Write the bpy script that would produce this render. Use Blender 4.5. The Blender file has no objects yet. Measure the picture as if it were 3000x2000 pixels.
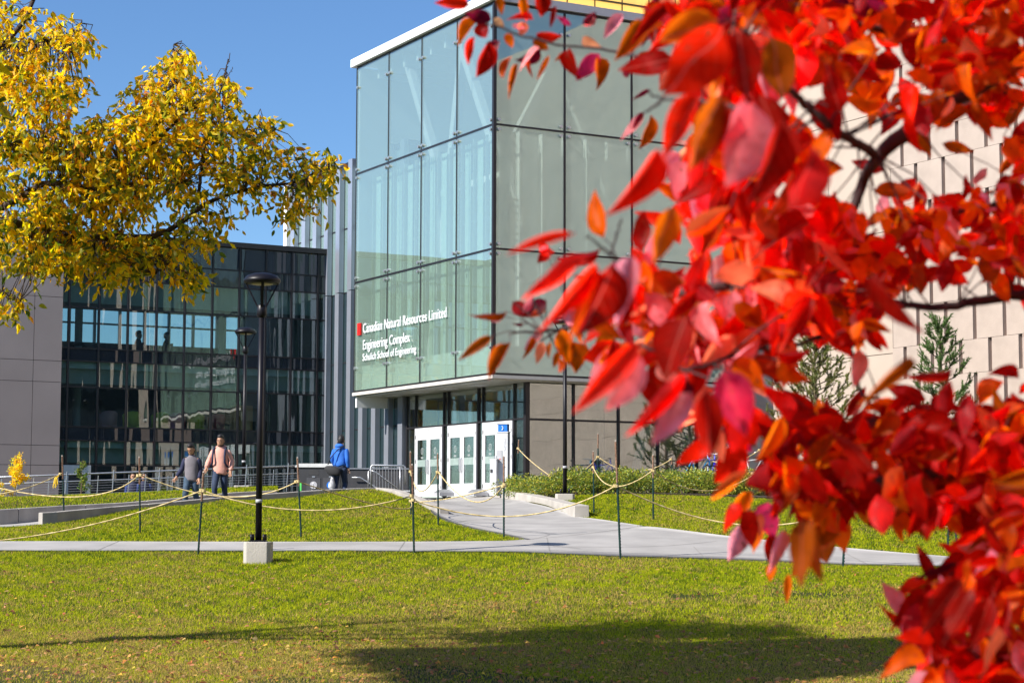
import bpy, bmesh, math, random
import numpy as np
from mathutils import Vector, Matrix, Quaternion
R_ = math.radians
random.seed(7); rng = np.random.default_rng(11)
sc = bpy.context.scene
col = sc.collection

# ------------------------------------------------------------------ camera
F = 5673.33; PITCH = .0901110772; ROLL = .00289909804
cp, sp_, cr, sr = math.cos(PITCH), math.sin(PITCH), math.cos(ROLL), math.sin(ROLL)
X = Vector((1, 0, 0)); U0 = Vector((0, -sp_, cp)); BK = Vector((0, -cp, -sp_))
RT = X * cr + U0 * sr; UP = X * -sr + U0 * cr
cam = bpy.data.cameras.new('camera'); cam.sensor_width = 36; cam.lens = 36 * F / 3000
cam.clip_start = .1; cam.clip_end = 3000
camo = bpy.data.objects.new('camera', cam); col.objects.link(camo)
camo.matrix_world = Matrix(((RT.x, UP.x, BK.x, 0), (RT.y, UP.y, BK.y, 0), (RT.z, UP.z, BK.z, 0), (0, 0, 0, 1)))
sc.camera = camo
cam.dof.use_dof = True; cam.dof.focus_distance = 46; cam.dof.aperture_fstop = 8; cam.dof.aperture_blades = 8

# ------------------------------------------------------------------ sky, sun, exposure
SUN_EL = R_(37); SUN_ROT = R_(236.5)
w = bpy.data.worlds.new("World"); sc.world = w; w.use_nodes = True
nt = w.node_tree; sky = nt.nodes.new('ShaderNodeTexSky'); sky.sky_type = 'NISHITA'
sky.sun_disc = False; sky.sun_elevation = SUN_EL; sky.sun_rotation = SUN_ROT
sky.altitude = 1500; sky.air_density = 1.25; sky.dust_density = .0; sky.ozone_density = 9
bg = nt.nodes['Background']; nt.links.new(sky.outputs[0], bg.inputs[0]); bg.inputs[1].default_value = .087
sl = bpy.data.lights.new('sun', 'SUN'); sl.energy = 5.0; sl.angle = R_(.53); sl.color = (1, .945, .86)
so = bpy.data.objects.new('sun', sl); col.objects.link(so)
tosun = Vector((math.sin(SUN_ROT) * math.cos(SUN_EL), math.cos(SUN_ROT) * math.cos(SUN_EL), math.sin(SUN_EL)))
so.rotation_mode = 'QUATERNION'; so.rotation_quaternion = (-tosun).to_track_quat('-Z', 'Y')
so.location = tosun * 60
sc.view_settings.view_transform = 'Standard'; sc.view_settings.look = 'None'
sc.view_settings.exposure = 0.8; sc.view_settings.gamma = 1; sc.view_settings.use_curve_mapping = False
try:
    sc.cycles.max_bounces = 8; sc.cycles.transparent_max_bounces = 24; sc.cycles.caustics_reflective = False
    sc.cycles.caustics_refractive = False; sc.cycles.sample_clamp_indirect = 6
except Exception: pass

# ------------------------------------------------------------------ geometry helpers
def ray(px, py):
    u2 = (px - 1500) / F; v2 = (1000 - py) / F
    return RT * u2 + UP * v2 - BK
def at(px, py, d):
    r = ray(px, py); return r * (d / r.y)
PHI = .507357605; TO = Vector((-.539249, 56.0, 0))
A_ = Vector((math.cos(PHI), math.sin(PHI), 0)); B_ = Vector((-math.sin(PHI), math.cos(PHI), 0))
def loc(u, v, z=0): return TO + A_ * u + B_ * v + Vector((0, 0, z))

def tag(o, label=None, cat=None, group=None, kind=None):
    if label: o['label'] = label
    if cat: o['category'] = cat
    if group: o['group'] = group
    if kind: o['kind'] = kind
    return o
def empty(name, location=(0, 0, 0), rz=0, **k):
    o = bpy.data.objects.new(name, None); col.objects.link(o); o.location = location; o.rotation_euler = (0, 0, rz)
    o.empty_display_size = .3
    return tag(o, **k)
def link(name, me, parent=None, m=None):
    o = bpy.data.objects.new(name, me); col.objects.link(o)
    if parent: o.parent = parent
    if m and not me.materials: me.materials.append(m)
    return o
class MB:
    def __init__(s): s.v = []; s.f = []
    def box(s, x0, x1, y0, y1, z0, z1):
        n = len(s.v)
        s.v += [(x, y, z) for z in (z0, z1) for x, y in ((x0, y0), (x1, y0), (x1, y1), (x0, y1))]
        s.f += [tuple(n + i for i in q) for q in ((3, 2, 1, 0), (4, 5, 6, 7), (0, 1, 5, 4), (1, 2, 6, 5), (2, 3, 7, 6), (3, 0, 4, 7))]
        return s
    def bar(s, p, q, w, h=None, up=(0, 0, 1)):
        p, q = Vector(p), Vector(q); h = h or w; d = (q - p).normalized(); upv = Vector(up)
        x = d.cross(upv)
        if x.length < 1e-3: x = d.cross(Vector((0, 1, 0)))
        x.normalize(); y = x.cross(d); n = len(s.v)
        for c in (p, q):
            for a, b in ((-1, -1), (1, -1), (1, 1), (-1, 1)): s.v.append(tuple(c + x * a * w / 2 + y * b * h / 2))
        s.f += [tuple(n + i for i in q_) for q_ in ((0, 1, 2, 3), (7, 6, 5, 4), (0, 4, 5, 1), (1, 5, 6, 2), (2, 6, 7, 3), (3, 7, 4, 0))]
        return s
    def tube(s, pts, r, seg=8, cap=True, lobes=None):
        pts = [Vector(p) for p in pts]; n0 = len(s.v); N = len(pts)
        if not isinstance(r, (list, tuple)): r = [r] * N
        prev = None; dist = 0
        for i, p in enumerate(pts):
            t = (pts[min(i + 1, N - 1)] - pts[max(i - 1, 0)]).normalized()
            if prev is None:
                a = t.cross(Vector((0, 0, 1)))
                if a.length < .05: a = t.cross(Vector((0, 1, 0)))
            else: a = prev - t * prev.dot(t)
            a.normalize(); prev = a; b = t.cross(a)
            if i: dist += (p - pts[i - 1]).length
            for k in range(seg):
                th = 2 * math.pi * k / seg
                rr = r[i]
                if isinstance(rr, tuple): c = a * math.cos(th) * rr[0] + b * math.sin(th) * rr[1]
                else:
                    if lobes: rr = rr * (1 + .28 * math.cos(3 * (th - dist * lobes)))
                    c = (a * math.cos(th) + b * math.sin(th)) * rr
                s.v.append(tuple(p + c))
        for i in range(N - 1):
            for k in range(seg):
                k2 = (k + 1) % seg
                s.f.append((n0 + i * seg + k, n0 + i * seg + k2, n0 + (i + 1) * seg + k2, n0 + (i + 1) * seg + k))
        if cap:
            s.f.append(tuple(n0 + k for k in reversed(range(seg)))); s.f.append(tuple(n0 + (N - 1) * seg + k for k in range(seg)))
        return s
    def rings(s, rings, seg=12, cap=True):   # rings: (cx,cy,cz,rx,ry[,tiltvec])
        n0 = len(s.v)
        for rg in rings:
            for k in range(seg):
                th = 2 * math.pi * k / seg
                s.v.append((rg[0] + rg[3] * math.cos(th), rg[1] + rg[4] * math.sin(th), rg[2]))
        for i in range(len(rings) - 1):
            for k in range(seg):
                k2 = (k + 1) % seg
                s.f.append((n0 + i * seg + k, n0 + i * seg + k2, n0 + (i + 1) * seg + k2, n0 + (i + 1) * seg + k))
        if cap:
            s.f.append(tuple(n0 + k for k in reversed(range(seg)))); s.f.append(tuple(n0 + (len(rings) - 1) * seg + k for k in range(seg)))
        return s
    def face(s, pts):
        n = len(s.v); s.v += [tuple(p) for p in pts]; s.f.append(tuple(range(n, n + len(pts)))); return s
    def prism(s, pts, vec):
        n = len(s.v); m_ = len(pts); vec = Vector(vec)
        s.v += [tuple(p) for p in pts] + [tuple(Vector(p) + vec) for p in pts]
        s.f.append(tuple(range(n, n + m_))); s.f.append(tuple(range(n + 2 * m_ - 1, n + m_ - 1, -1)))
        for i in range(m_):
            j = (i + 1) % m_; s.f.append((n + i, n + m_ + i, n + m_ + j, n + j))
        return s
    def mesh(s, name, smooth=False):
        me = bpy.data.meshes.new(name); me.from_pydata(s.v, [], s.f); me.validate()
        bm = bmesh.new(); bm.from_mesh(me); bmesh.ops.recalc_face_normals(bm, faces=bm.faces); bm.to_mesh(me); bm.free()
        if smooth: me.shade_smooth()
        return me
    def build(s, name, m, parent=None, smooth=False, bevel=0):
        me = s.mesh(name, smooth); o = link(name, me, parent, m)
        if bevel:
            b = o.modifiers.new('bevel', 'BEVEL'); b.width = bevel; b.segments = 2; b.limit_method = 'ANGLE'
        return o
def np_mesh(name, V, Fq, m, colors=None, smooth=False):
    """V (n,3), Fq (k,c) -> mesh; colors per vertex (n,3)"""
    me = bpy.data.meshes.new(name); n = len(V); k, c = Fq.shape
    me.vertices.add(n); me.vertices.foreach_set('co', V.astype(np.float32).ravel())
    me.loops.add(k * c); me.loops.foreach_set('vertex_index', Fq.astype(np.int32).ravel())
    me.polygons.add(k); me.polygons.foreach_set('loop_start', np.arange(0, k * c, c, dtype=np.int32))
    me.update(calc_edges=True)
    if smooth: me.polygons.foreach_set('use_smooth', np.ones(k, bool))
    if colors is not None:
        ca = me.color_attributes.new('tint', 'FLOAT_COLOR', 'POINT')
        ca.data.foreach_set('color', np.concatenate([colors, np.ones((n, 1))], 1).astype(np.float32).ravel())
    me.materials.append(m)
    return me

# ------------------------------------------------------------------ materials
def N(nt, t, **k):
    n = nt.nodes.new(t)
    for a, b in k.items():
        if a.startswith('i_'):
            n.inputs[a[2:].replace('_', ' ')].default_value = b
        else: setattr(n, a, b)
    return n
MATS = {}
def mat(name, c, rough=.6, metal=0, var=.12, scale=6, bump=0, bscale=40, spec=.5, c2=None, coat=0, detail=6, streak=None):
    if name in MATS: return MATS[name]
    m = bpy.data.materials.new(name); m.use_nodes = True; nt = m.node_tree; p = nt.nodes['Principled BSDF']
    p.inputs['Roughness'].default_value = rough; p.inputs['Metallic'].default_value = metal
    p.inputs['Specular IOR Level'].default_value = spec; p.inputs['Coat Weight'].default_value = coat
    tc = N(nt, 'ShaderNodeTexCoord'); no = N(nt, 'ShaderNodeTexNoise'); no.inputs['Scale'].default_value = scale; no.inputs['Detail'].default_value = detail
    src = tc.outputs['Object']
    if streak:
        mp = N(nt, 'ShaderNodeMapping'); mp.inputs['Scale'].default_value = streak; nt.links.new(src, mp.inputs[0]); nt.links.new(mp.outputs[0], no.inputs['Vector'])
    else: nt.links.new(src, no.inputs['Vector'])
    rp = N(nt, 'ShaderNodeValToRGB'); a = [x * (1 - var) for x in c]; b = [min(1, x * (1 + var)) for x in (c2 or c)]
    rp.color_ramp.elements[0].position = .3; rp.color_ramp.elements[1].position = .7
    rp.color_ramp.elements[0].color = (*a, 1); rp.color_ramp.elements[1].color = (*b, 1)
    nt.links.new(no.outputs[0], rp.inputs[0]); nt.links.new(rp.outputs[0], p.inputs['Base Color'])
    if bump:
        nb = N(nt, 'ShaderNodeTexNoise'); nb.inputs['Scale'].default_value = bscale; nb.inputs['Detail'].default_value = 8
        nt.links.new(src, nb.inputs['Vector'])
        bp = N(nt, 'ShaderNodeBump'); bp.inputs['Strength'].default_value = 1; bp.inputs['Distance'].default_value = bump
        nt.links.new(nb.outputs[0], bp.inputs['Height']); nt.links.new(bp.outputs[0], p.inputs['Normal'])
    MATS[name] = m; return m
def glass(name, tint=(.8, .9, .86), frit=(.55, .66, .6), fritf=.25, g0=.06, g1=.6, wav=0, wscale=(1, 1, 1), rough=.0, gcol=(1, 1, 1)):
    m = bpy.data.materials.new(name); m.use_nodes = True; nt = m.node_tree; nt.nodes.remove(nt.nodes['Principled BSDF'])
    out = nt.nodes['Material Output']
    tr = N(nt, 'ShaderNodeBsdfTransparent'); tr.inputs[0].default_value = (*tint, 1)
    df = N(nt, 'ShaderNodeBsdfDiffuse'); df.inputs[0].default_value = (*frit, 1)
    gl = N(nt, 'ShaderNodeBsdfGlossy'); gl.inputs['Roughness'].default_value = rough; gl.inputs[0].default_value = (*gcol, 1)
    m1 = N(nt, 'ShaderNodeMixShader'); m1.inputs[0].default_value = fritf
    nt.links.new(tr.outputs[0], m1.inputs[1]); nt.links.new(df.outputs[0], m1.inputs[2])
    lw = N(nt, 'ShaderNodeLayerWeight'); lw.inputs['Blend'].default_value = .5
    ma = N(nt, 'ShaderNodeMath', operation='MULTIPLY_ADD'); ma.inputs[1].default_value = g1; ma.inputs[2].default_value = g0
    nt.links.new(lw.outputs['Facing'], ma.inputs[0])
    m2 = N(nt, 'ShaderNodeMixShader'); nt.links.new(ma.outputs[0], m2.inputs[0]); nt.links.new(m1.outputs[0], m2.inputs[1]); nt.links.new(gl.outputs[0], m2.inputs[2])
    nt.links.new(m2.outputs[0], out.inputs[0])
    if wav:
        tc = N(nt, 'ShaderNodeTexCoord'); oi = N(nt, 'ShaderNodeObjectInfo')
        mp = N(nt, 'ShaderNodeMapping'); mp.inputs['Scale'].default_value = wscale
        ad = N(nt, 'ShaderNodeVectorMath', operation='ADD'); sc_ = N(nt, 'ShaderNodeVectorMath', operation='SCALE'); sc_.inputs[3].default_value = 40
        cb = N(nt, 'ShaderNodeCombineXYZ'); nt.links.new(oi.outputs['Random'], cb.inputs[0]); nt.links.new(oi.outputs['Random'], cb.inputs[1])
        nt.links.new(cb.outputs[0], sc_.inputs[0]); nt.links.new(tc.outputs['Object'], mp.inputs[0])
        nt.links.new(mp.outputs[0], ad.inputs[0]); nt.links.new(sc_.outputs[0], ad.inputs[1])
        no = N(nt, 'ShaderNodeTexNoise'); no.inputs['Scale'].default_value = 1; no.inputs['Detail'].default_value = .5
        nt.links.new(ad.outputs[0], no.inputs['Vector'])
        bp = N(nt, 'ShaderNodeBump'); bp.inputs['Strength'].default_value = 1; bp.inputs['Distance'].default_value = wav
        nt.links.new(no.outputs[0], bp.inputs['Height']); nt.links.new(bp.outputs[0], gl.inputs['Normal'])
    MATS[name] = m; return m
def leafmat(name, source, trans=.5, rough=.45, underside=None, uf=.5, spec=.4, gain=1.6):
    m = bpy.data.materials.new(name); m.use_nodes = True; nt = m.node_tree; p = nt.nodes['Principled BSDF']; out = nt.nodes['Material Output']
    if source == 'attr': c = N(nt, 'ShaderNodeAttribute', attribute_name='tint').outputs['Color']
    elif source == 'obj': c = N(nt, 'ShaderNodeObjectInfo').outputs['Color']
    tc = N(nt, 'ShaderNodeNewGeometry')
    no = N(nt, 'ShaderNodeTexNoise'); no.inputs['Scale'].default_value = 45; no.inputs['Detail'].default_value = 4; nt.links.new(tc.outputs['Position'], no.inputs['Vector'])
    mr = N(nt, 'ShaderNodeMapRange'); mr.inputs['From Min'].default_value = .3; mr.inputs['From Max'].default_value = .7; mr.inputs['To Min'].default_value = .62; mr.inputs['To Max'].default_value = 1.22; nt.links.new(no.outputs[0], mr.inputs[0])
    hs = N(nt, 'ShaderNodeVectorMath', operation='SCALE'); nt.links.new(c, hs.inputs[0]); nt.links.new(mr.outputs[0], hs.inputs[3]); c = hs.outputs[0]
    if underside:
        n2_ = N(nt, 'ShaderNodeTexNoise'); n2_.inputs['Scale'].default_value = 95; n2_.inputs['Detail'].default_value = 3; nt.links.new(tc.outputs['Position'], n2_.inputs['Vector'])
        st_ = N(nt, 'ShaderNodeMapRange'); st_.inputs['From Min'].default_value = .62; st_.inputs['From Max'].default_value = .70; st_.inputs['To Max'].default_value = .75; nt.links.new(n2_.outputs[0], st_.inputs[0])
        mb_ = N(nt, 'ShaderNodeMix', data_type='RGBA'); nt.links.new(st_.outputs[0], mb_.inputs[0]); nt.links.new(c, mb_.inputs[6]); mb_.inputs[7].default_value = (.16, .05, .02, 1); c = mb_.outputs[2]
        if source == 'obj':
            to_ = N(nt, 'ShaderNodeTexCoord'); sx_ = N(nt, 'ShaderNodeSeparateXYZ'); nt.links.new(to_.outputs['Object'], sx_.inputs[0])
            ab_ = N(nt, 'ShaderNodeMath', operation='ABSOLUTE'); nt.links.new(sx_.outputs[0], ab_.inputs[0])
            vy_ = N(nt, 'ShaderNodeMath', operation='MULTIPLY_ADD'); vy_.inputs[1].default_value = -.7; nt.links.new(ab_.outputs[0], vy_.inputs[0]); nt.links.new(sx_.outputs[1], vy_.inputs[2])
            fr_ = N(nt, 'ShaderNodeMath', operation='MULTIPLY'); fr_.inputs[1].default_value = 7; nt.links.new(vy_.outputs[0], fr_.inputs[0])
            fc_ = N(nt, 'ShaderNodeMath', operation='FRACT'); nt.links.new(fr_.outputs[0], fc_.inputs[0])
            l1 = N(nt, 'ShaderNodeMath', operation='LESS_THAN'); l1.inputs[1].default_value = .10; nt.links.new(fc_.outputs[0], l1.inputs[0])
            l2_ = N(nt, 'ShaderNodeMath', operation='LESS_THAN'); l2_.inputs[1].default_value = .022; nt.links.new(ab_.outputs[0], l2_.inputs[0])
            mxx = N(nt, 'ShaderNodeMath', operation='MAXIMUM'); h5 = N(nt, 'ShaderNodeMath', operation='MULTIPLY'); h5.inputs[1].default_value = .10; nt.links.new(l1.outputs[0], h5.inputs[0])
            nt.links.new(h5.outputs[0], mxx.inputs[0]); h6 = N(nt, 'ShaderNodeMath', operation='MULTIPLY'); h6.inputs[1].default_value = .35; nt.links.new(l2_.outputs[0], h6.inputs[0]); nt.links.new(h6.outputs[0], mxx.inputs[1])
            mv = N(nt, 'ShaderNodeMix', data_type='RGBA'); nt.links.new(mxx.outputs[0], mv.inputs[0]); nt.links.new(c, mv.inputs[6]); mv.inputs[7].default_value = (.75, .22, .16, 1); c = mv.outputs[2]
    tcol = c
    if underside:
        mx = N(nt, 'ShaderNodeMix', data_type='RGBA'); mm = N(nt, 'ShaderNodeMath', operation='MULTIPLY'); mm.inputs[1].default_value = uf
        nt.links.new(tc.outputs['Backfacing'], mm.inputs[0]); nt.links.new(mm.outputs[0], mx.inputs[0]); nt.links.new(c, mx.inputs[6]); mx.inputs[7].default_value = (*underside, 1)
        c = mx.outputs[2]
    nt.links.new(c, p.inputs['Base Color']); p.inputs['Roughness'].default_value = rough; p.inputs['Specular IOR Level'].default_value = spec
    tb = N(nt, 'ShaderNodeBsdfTranslucent')
    g = N(nt, 'ShaderNodeVectorMath', operation='SCALE'); nt.links.new(tcol, g.inputs[0]); g.inputs[3].default_value = gain; nt.links.new(g.outputs[0], tb.inputs[0])
    mi = N(nt, 'ShaderNodeMixShader'); mi.inputs[0].default_value = trans
    nt.links.new(p.outputs[0], mi.inputs[1]); nt.links.new(tb.outputs[0], mi.inputs[2]); nt.links.new(mi.outputs[0], out.inputs[0])
    MATS[name] = m; return m

M_conc = mat('concrete', (.40, .37, .33), .85, var=.16, scale=1.5, bump=.004, bscale=30)
M_concwall = mat('board_concrete', (.36, .33, .295), .85, var=.2, scale=2.2, bump=.006, bscale=22, streak=(1, 1, .3))
M_path = mat('path_concrete', (.33, .315, .30), .85, var=.16, scale=1.1, bump=.003, bscale=30)
M_precast = mat('pinkish_precast', (.49, .385, .355), .8, var=.06, scale=.8, bump=.002, bscale=60)  # even pinkish base colour of the left concrete block
M_beige = mat('beige_precast', (.40, .325, .275), .85, var=.10, scale=1.2, bump=.012, bscale=26)
M_smooth = mat('smooth_beige', (.43, .35, .285), .8, var=.05, scale=.6)
M_agg = mat('exposed_aggregate', (.36, .28, .26), .9, var=.45, scale=16, bump=.03, bscale=25)
M_joint = mat('dark_joint', (.03, .03, .032), .7)
M_mull = mat('dark_mullion', (.028, .026, .03), .38, .3, var=.1)
M_alum = mat('silver_cladding', (.40, .43, .50), .38, .6, var=.05, scale=2)
M_galv = mat('galvanised_steel', (.5, .51, .53), .4, .8, var=.12, scale=20)
M_white = mat('white_metal', (.64, .65, .67), .45, var=.05)
M_whitef = mat('white_fascia', (.82, .82, .82), .4, var=.02)
M_greyf = mat('grey_cladding', (.30, .30, .315), .5, .1, var=.05, scale=1)
M_spand = mat('dark_spandrel', (.035, .04, .048), .12, var=.15, spec=.8)
M_int = mat('interior_white', (.83, .84, .82), .7, var=.04, scale=.7)
M_intg = mat('interior_green', (.66, .76, .70), .7, var=.06, scale=.8)
M_intd = mat('interior_dark', (.12, .12, .115), .8, var=.2)
M_carpet = mat('interior_floor', (.25, .25, .24), .8, var=.1)
M_black = mat('black_paint', (.008, .007, .010), .42, .1, var=.2, spec=.35)
M_dark = mat('dark_plastic', (.035, .035, .038), .5, var=.1)
M_rubber = mat('black_fabric', (.02, .02, .022), .8, var=.2)
M_red = mat('sign_red', (.75, .012, .01), .5, var=.02)
M_blue = mat('sign_blue', (.01, .16, .62), .4, var=.03)
M_signw = mat('sign_white', (.85, .86, .87), .5, var=.01)
M_grey = mat('sign_grey', (.4, .4, .42), .5)
M_green = mat('sticker_green', (.1, .6, .12), .5)
M_post = mat('stake_green', (.012, .045, .04), .5, var=.3, scale=20)
M_rust = mat('stake_rust', (.20, .085, .04), .8, var=.5, scale=30, c2=(.30, .19, .13), bump=.002, bscale=80)
M_rope = mat('yellow_rope', (.50, .36, .13), .75, var=.18, scale=14, c2=(.62, .50, .26), bump=.004, bscale=120)
M_bark = mat('ash_bark', (.06, .042, .035), .9, var=.4, scale=12, bump=.01, bscale=40)
M_rbark = mat('red_tree_bark', (.045, .025, .025), .75, var=.4, scale=30, bump=.002, bscale=120)
M_pbark = mat('pine_bark', (.14, .10, .07), .9, var=.3)
M_mulch = mat('mulch', (.085, .055, .04), .95, var=.5, scale=30, bump=.03, bscale=40)
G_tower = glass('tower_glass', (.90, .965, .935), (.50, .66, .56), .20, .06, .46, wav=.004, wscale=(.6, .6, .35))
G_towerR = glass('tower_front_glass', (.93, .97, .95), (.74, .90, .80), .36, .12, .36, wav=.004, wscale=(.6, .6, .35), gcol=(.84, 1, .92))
G_wing = glass('wing_glass', (.72, .84, .82), (.2, .25, .26), .03, .10, .38, wav=.013, wscale=(3.0, 1.0, .22))
G_spand = glass('spandrel_glass', (.10, .115, .14), (.06, .07, .085), .55, .05, .35, wav=.013, wscale=(3.0, 1.0, .22))
G_fin = glass('shaded_fin_glass', (.42, .58, .60), (.10, .17, .18), .15, .05, .3, wav=.006, wscale=(1, 1, .4))  # dark tone paints the shade on the lower fin wall
G_finup = glass('sunlit_fin_glass', (.75, .88, .86), (.42, .58, .56), .4, .08, .4, wav=.006, wscale=(1, 1, .4))  # same glass coloured paler for the sunlit upper fin wall
G_low = glass('entry_glass', (.80, .88, .84), (.3, .35, .3), .04, .14, .5, wav=.006, wscale=(1, 1, .4))
G_lowR = glass('lobby_glass', (.82, .88, .84), (.3, .35, .3), .04, .16, .4, wav=.010, wscale=(1, 1, .5))
L_red = leafmat('red_leaf', 'obj', .72, .42, (.55, .06, .09), .35, .12, gain=1.8)
L_redm = leafmat('red_leaf_mass', 'attr', .72, .42, (.55, .06, .09), .35, .12, gain=1.8)
L_yel = leafmat('yellow_leaf', 'obj', .6, .5, None, gain=1.7)
L_yelm = leafmat('yellow_leaf_mass', 'attr', .6, .5, None, gain=1.7)
L_grass = leafmat('grass_blade', 'attr', .4, .8, None, spec=.03, gain=1.5)

# ------------------------------------------------------------------ ground surface
CP = []
for px in (-800, 0, 750, 1500, 2250, 3000, 3800):
    for py, d in ((2000, 17.5), (1900, 21), (1800, 25), (1700, 30)): CP.append((px, py, d))
for px in (-800, 0, 500, 1000, 1500): CP += [(px, 1645, 33.5), (px, 1617, 35), (px, 1590, 37)]
CP += [(1819, 1633, 34.6), (2138, 1641, 34.2), (2460, 1657, 33.5), (3000, 1668, 33), (2460, 1607, 37), (2928, 1645, 35), (3600, 1700, 33),
       (1550, 1583, 37.5), (1883, 1543, 40.5), (2138, 1575, 38.6),
       (1000, 1540, 41.5), (600, 1540, 41), (200, 1552, 40), (1000, 1500, 45), (1000, 1462, 48.5), (1000, 1437, 50.3), (700, 1500, 44.5), (650, 1461, 47), (400, 1505, 43.5),
       (400, 1477, 45.5), (150, 1537, 42), (1150, 1470, 47.5), (1270, 1512, 44.3), (1100, 1431, 50.5), (1200, 1461, 48),
       (0, 1546, 43), (100, 1541, 43.8), (-600, 1560, 42), (400, 1507, 46.2), (565, 1492, 47.5), (650, 1483, 48.5), (800, 1462, 51),
       (1400, 1473, 55), (1400, 1496, 50), (1400, 1525, 45), (1400, 1553, 41), (1330, 1456, 60.5), (1440, 1453, 60), (1500, 1487, 52),
       (1707, 1518, 45.6), (1800, 1452, 50), (1900, 1500, 45.5), (2100, 1457, 49.5), (2100, 1520, 43.3), (2400, 1560, 40.5), (2400, 1500, 45.5),
       (2700, 1582, 40), (2700, 1520, 45), (3000, 1600, 38.5), (3000, 1540, 43), (2400, 1462, 49.5), (3000, 1475, 49), (1600, 1452, 52)]
P3 = [tuple(at(*c)) for c in CP]
P3 += [(x, 10, -1.55) for x in (-15, 0, 15)] + [(x, 3, -1.6) for x in (-15, 0, 15)]
P3 += [(-16, 60, -.1), (-8, 60, -.1), (-4, 60, .1), (-12, 75, -.1), (-1, 56, .45), (-3, 54, .4), (6, 62, .62), (12, 62, .62), (20, 60, .62), (8, 75, .6), (20, 75, .6), (-16, 50, -.05)]
P3 = np.array(P3)
def _k(r): return r
_S = np.array([1, .8])
_XY = P3[:, :2] * _S
_n = len(_XY); _K = _k(np.linalg.norm(_XY[:, None] - _XY[None], axis=2)) - np.eye(_n) * .25
_P = np.concatenate([np.ones((_n, 1)), _XY], 1)
_Mx = np.block([[_K, _P], [_P.T, np.zeros((3, 3))]])
_w = np.linalg.solve(_Mx, np.concatenate([P3[:, 2], np.zeros(3)]))
def hgt(x, y):
    x = np.clip(np.atleast_1d(np.asarray(x, float)), -20, 24); y = np.clip(np.atleast_1d(np.asarray(y, float)), 2, 78)
    Q = np.stack([x, y], -1) * _S; out = np.empty(len(x))
    for i in range(0, len(x), 20000):
        q = Q[i:i + 20000]; out[i:i + 20000] = np.linalg.norm(q[:, None] - _XY[None], axis=2) @ _w[:_n] + _w[_n] + q @ _w[_n + 1:]
    return out
def h1(x, y): return float(hgt([x], [y])[0])
def gp(px, py, d0=16, d1=70):
    """point of the ground where the sight line through a photo pixel first meets it"""
    ds = np.arange(d0, d1, .1); r = ray(px, py); xs = r.x / r.y * ds; zs = r.z / r.y * ds
    below = zs - hgt(xs, ds) < 0
    i = int(np.argmax(below)) if below.any() else len(ds) - 1
    return Vector((xs[i], ds[i], h1(xs[i], ds[i])))

gx = np.concatenate([[-900, -300, -120, -60, -34], np.arange(-22, 26.1, .5), [34, 60, 120, 300, 900]])
gy = np.concatenate([[-900, -300, -60, -20, 0, 5, 10], np.arange(14, 64, .5), [66, 70, 76, 84, 100, 150, 300, 900]])
GX, GY = np.meshgrid(gx, gy); GZ = hgt(GX.ravel(), GY.ravel())
V = np.stack([GX.ravel(), GY.ravel(), GZ], 1); nx = len(gx)
idx = (np.arange(len(gy) - 1)[:, None] * nx + np.arange(nx - 1)[None]).ravel()
Fq = np.stack([idx, idx + 1, idx + 1 + nx, idx + nx], 1)
mg = bpy.data.materials.new('lawn_soil'); mg.use_nodes = True; nt = mg.node_tree; pb = nt.nodes['Principled BSDF']; pb.inputs['Roughness'].default_value = .95; pb.inputs['Specular IOR Level'].default_value = .1
tc = N(nt, 'ShaderNodeTexCoord'); n1 = N(nt, 'ShaderNodeTexNoise', i_Scale=.45, i_Detail=8.0); n2 = N(nt, 'ShaderNodeTexNoise', i_Scale=14.0, i_Detail=6.0)
r1 = N(nt, 'ShaderNodeValToRGB'); r1.color_ramp.elements[0].color = (.040, .055, .012, 1); r1.color_ramp.elements[1].color = (.10, .085, .035, 1); r1.color_ramp.elements[0].position = .4; r1.color_ramp.elements[1].position = .68
r2 = N(nt, 'ShaderNodeValToRGB'); r2.color_ramp.elements[0].color = (.55, .5, .45, 1); r2.color_ramp.elements[1].color = (1.25, 1.2, 1.1, 1)
mx = N(nt, 'ShaderNodeMix', data_type='RGBA', blend_type='MULTIPLY'); mx.inputs[0].default_value = 1
for n_ in (n1, n2): nt.links.new(tc.outputs['Object'], n_.inputs['Vector'])
nt.links.new(n1.outputs[0], r1.inputs[0]); nt.links.new(n2.outputs[0], r2.inputs[0]); nt.links.new(r1.outputs[0], mx.inputs[6]); nt.links.new(r2.outputs[0], mx.inputs[7]); nt.links.new(mx.outputs[2], pb.inputs['Base Color'])
gme = np_mesh('ground', V, Fq, mg, smooth=True)
tag(link('ground', gme), label='sloping grassy ground under the campus lawns', kind='structure')

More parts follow.
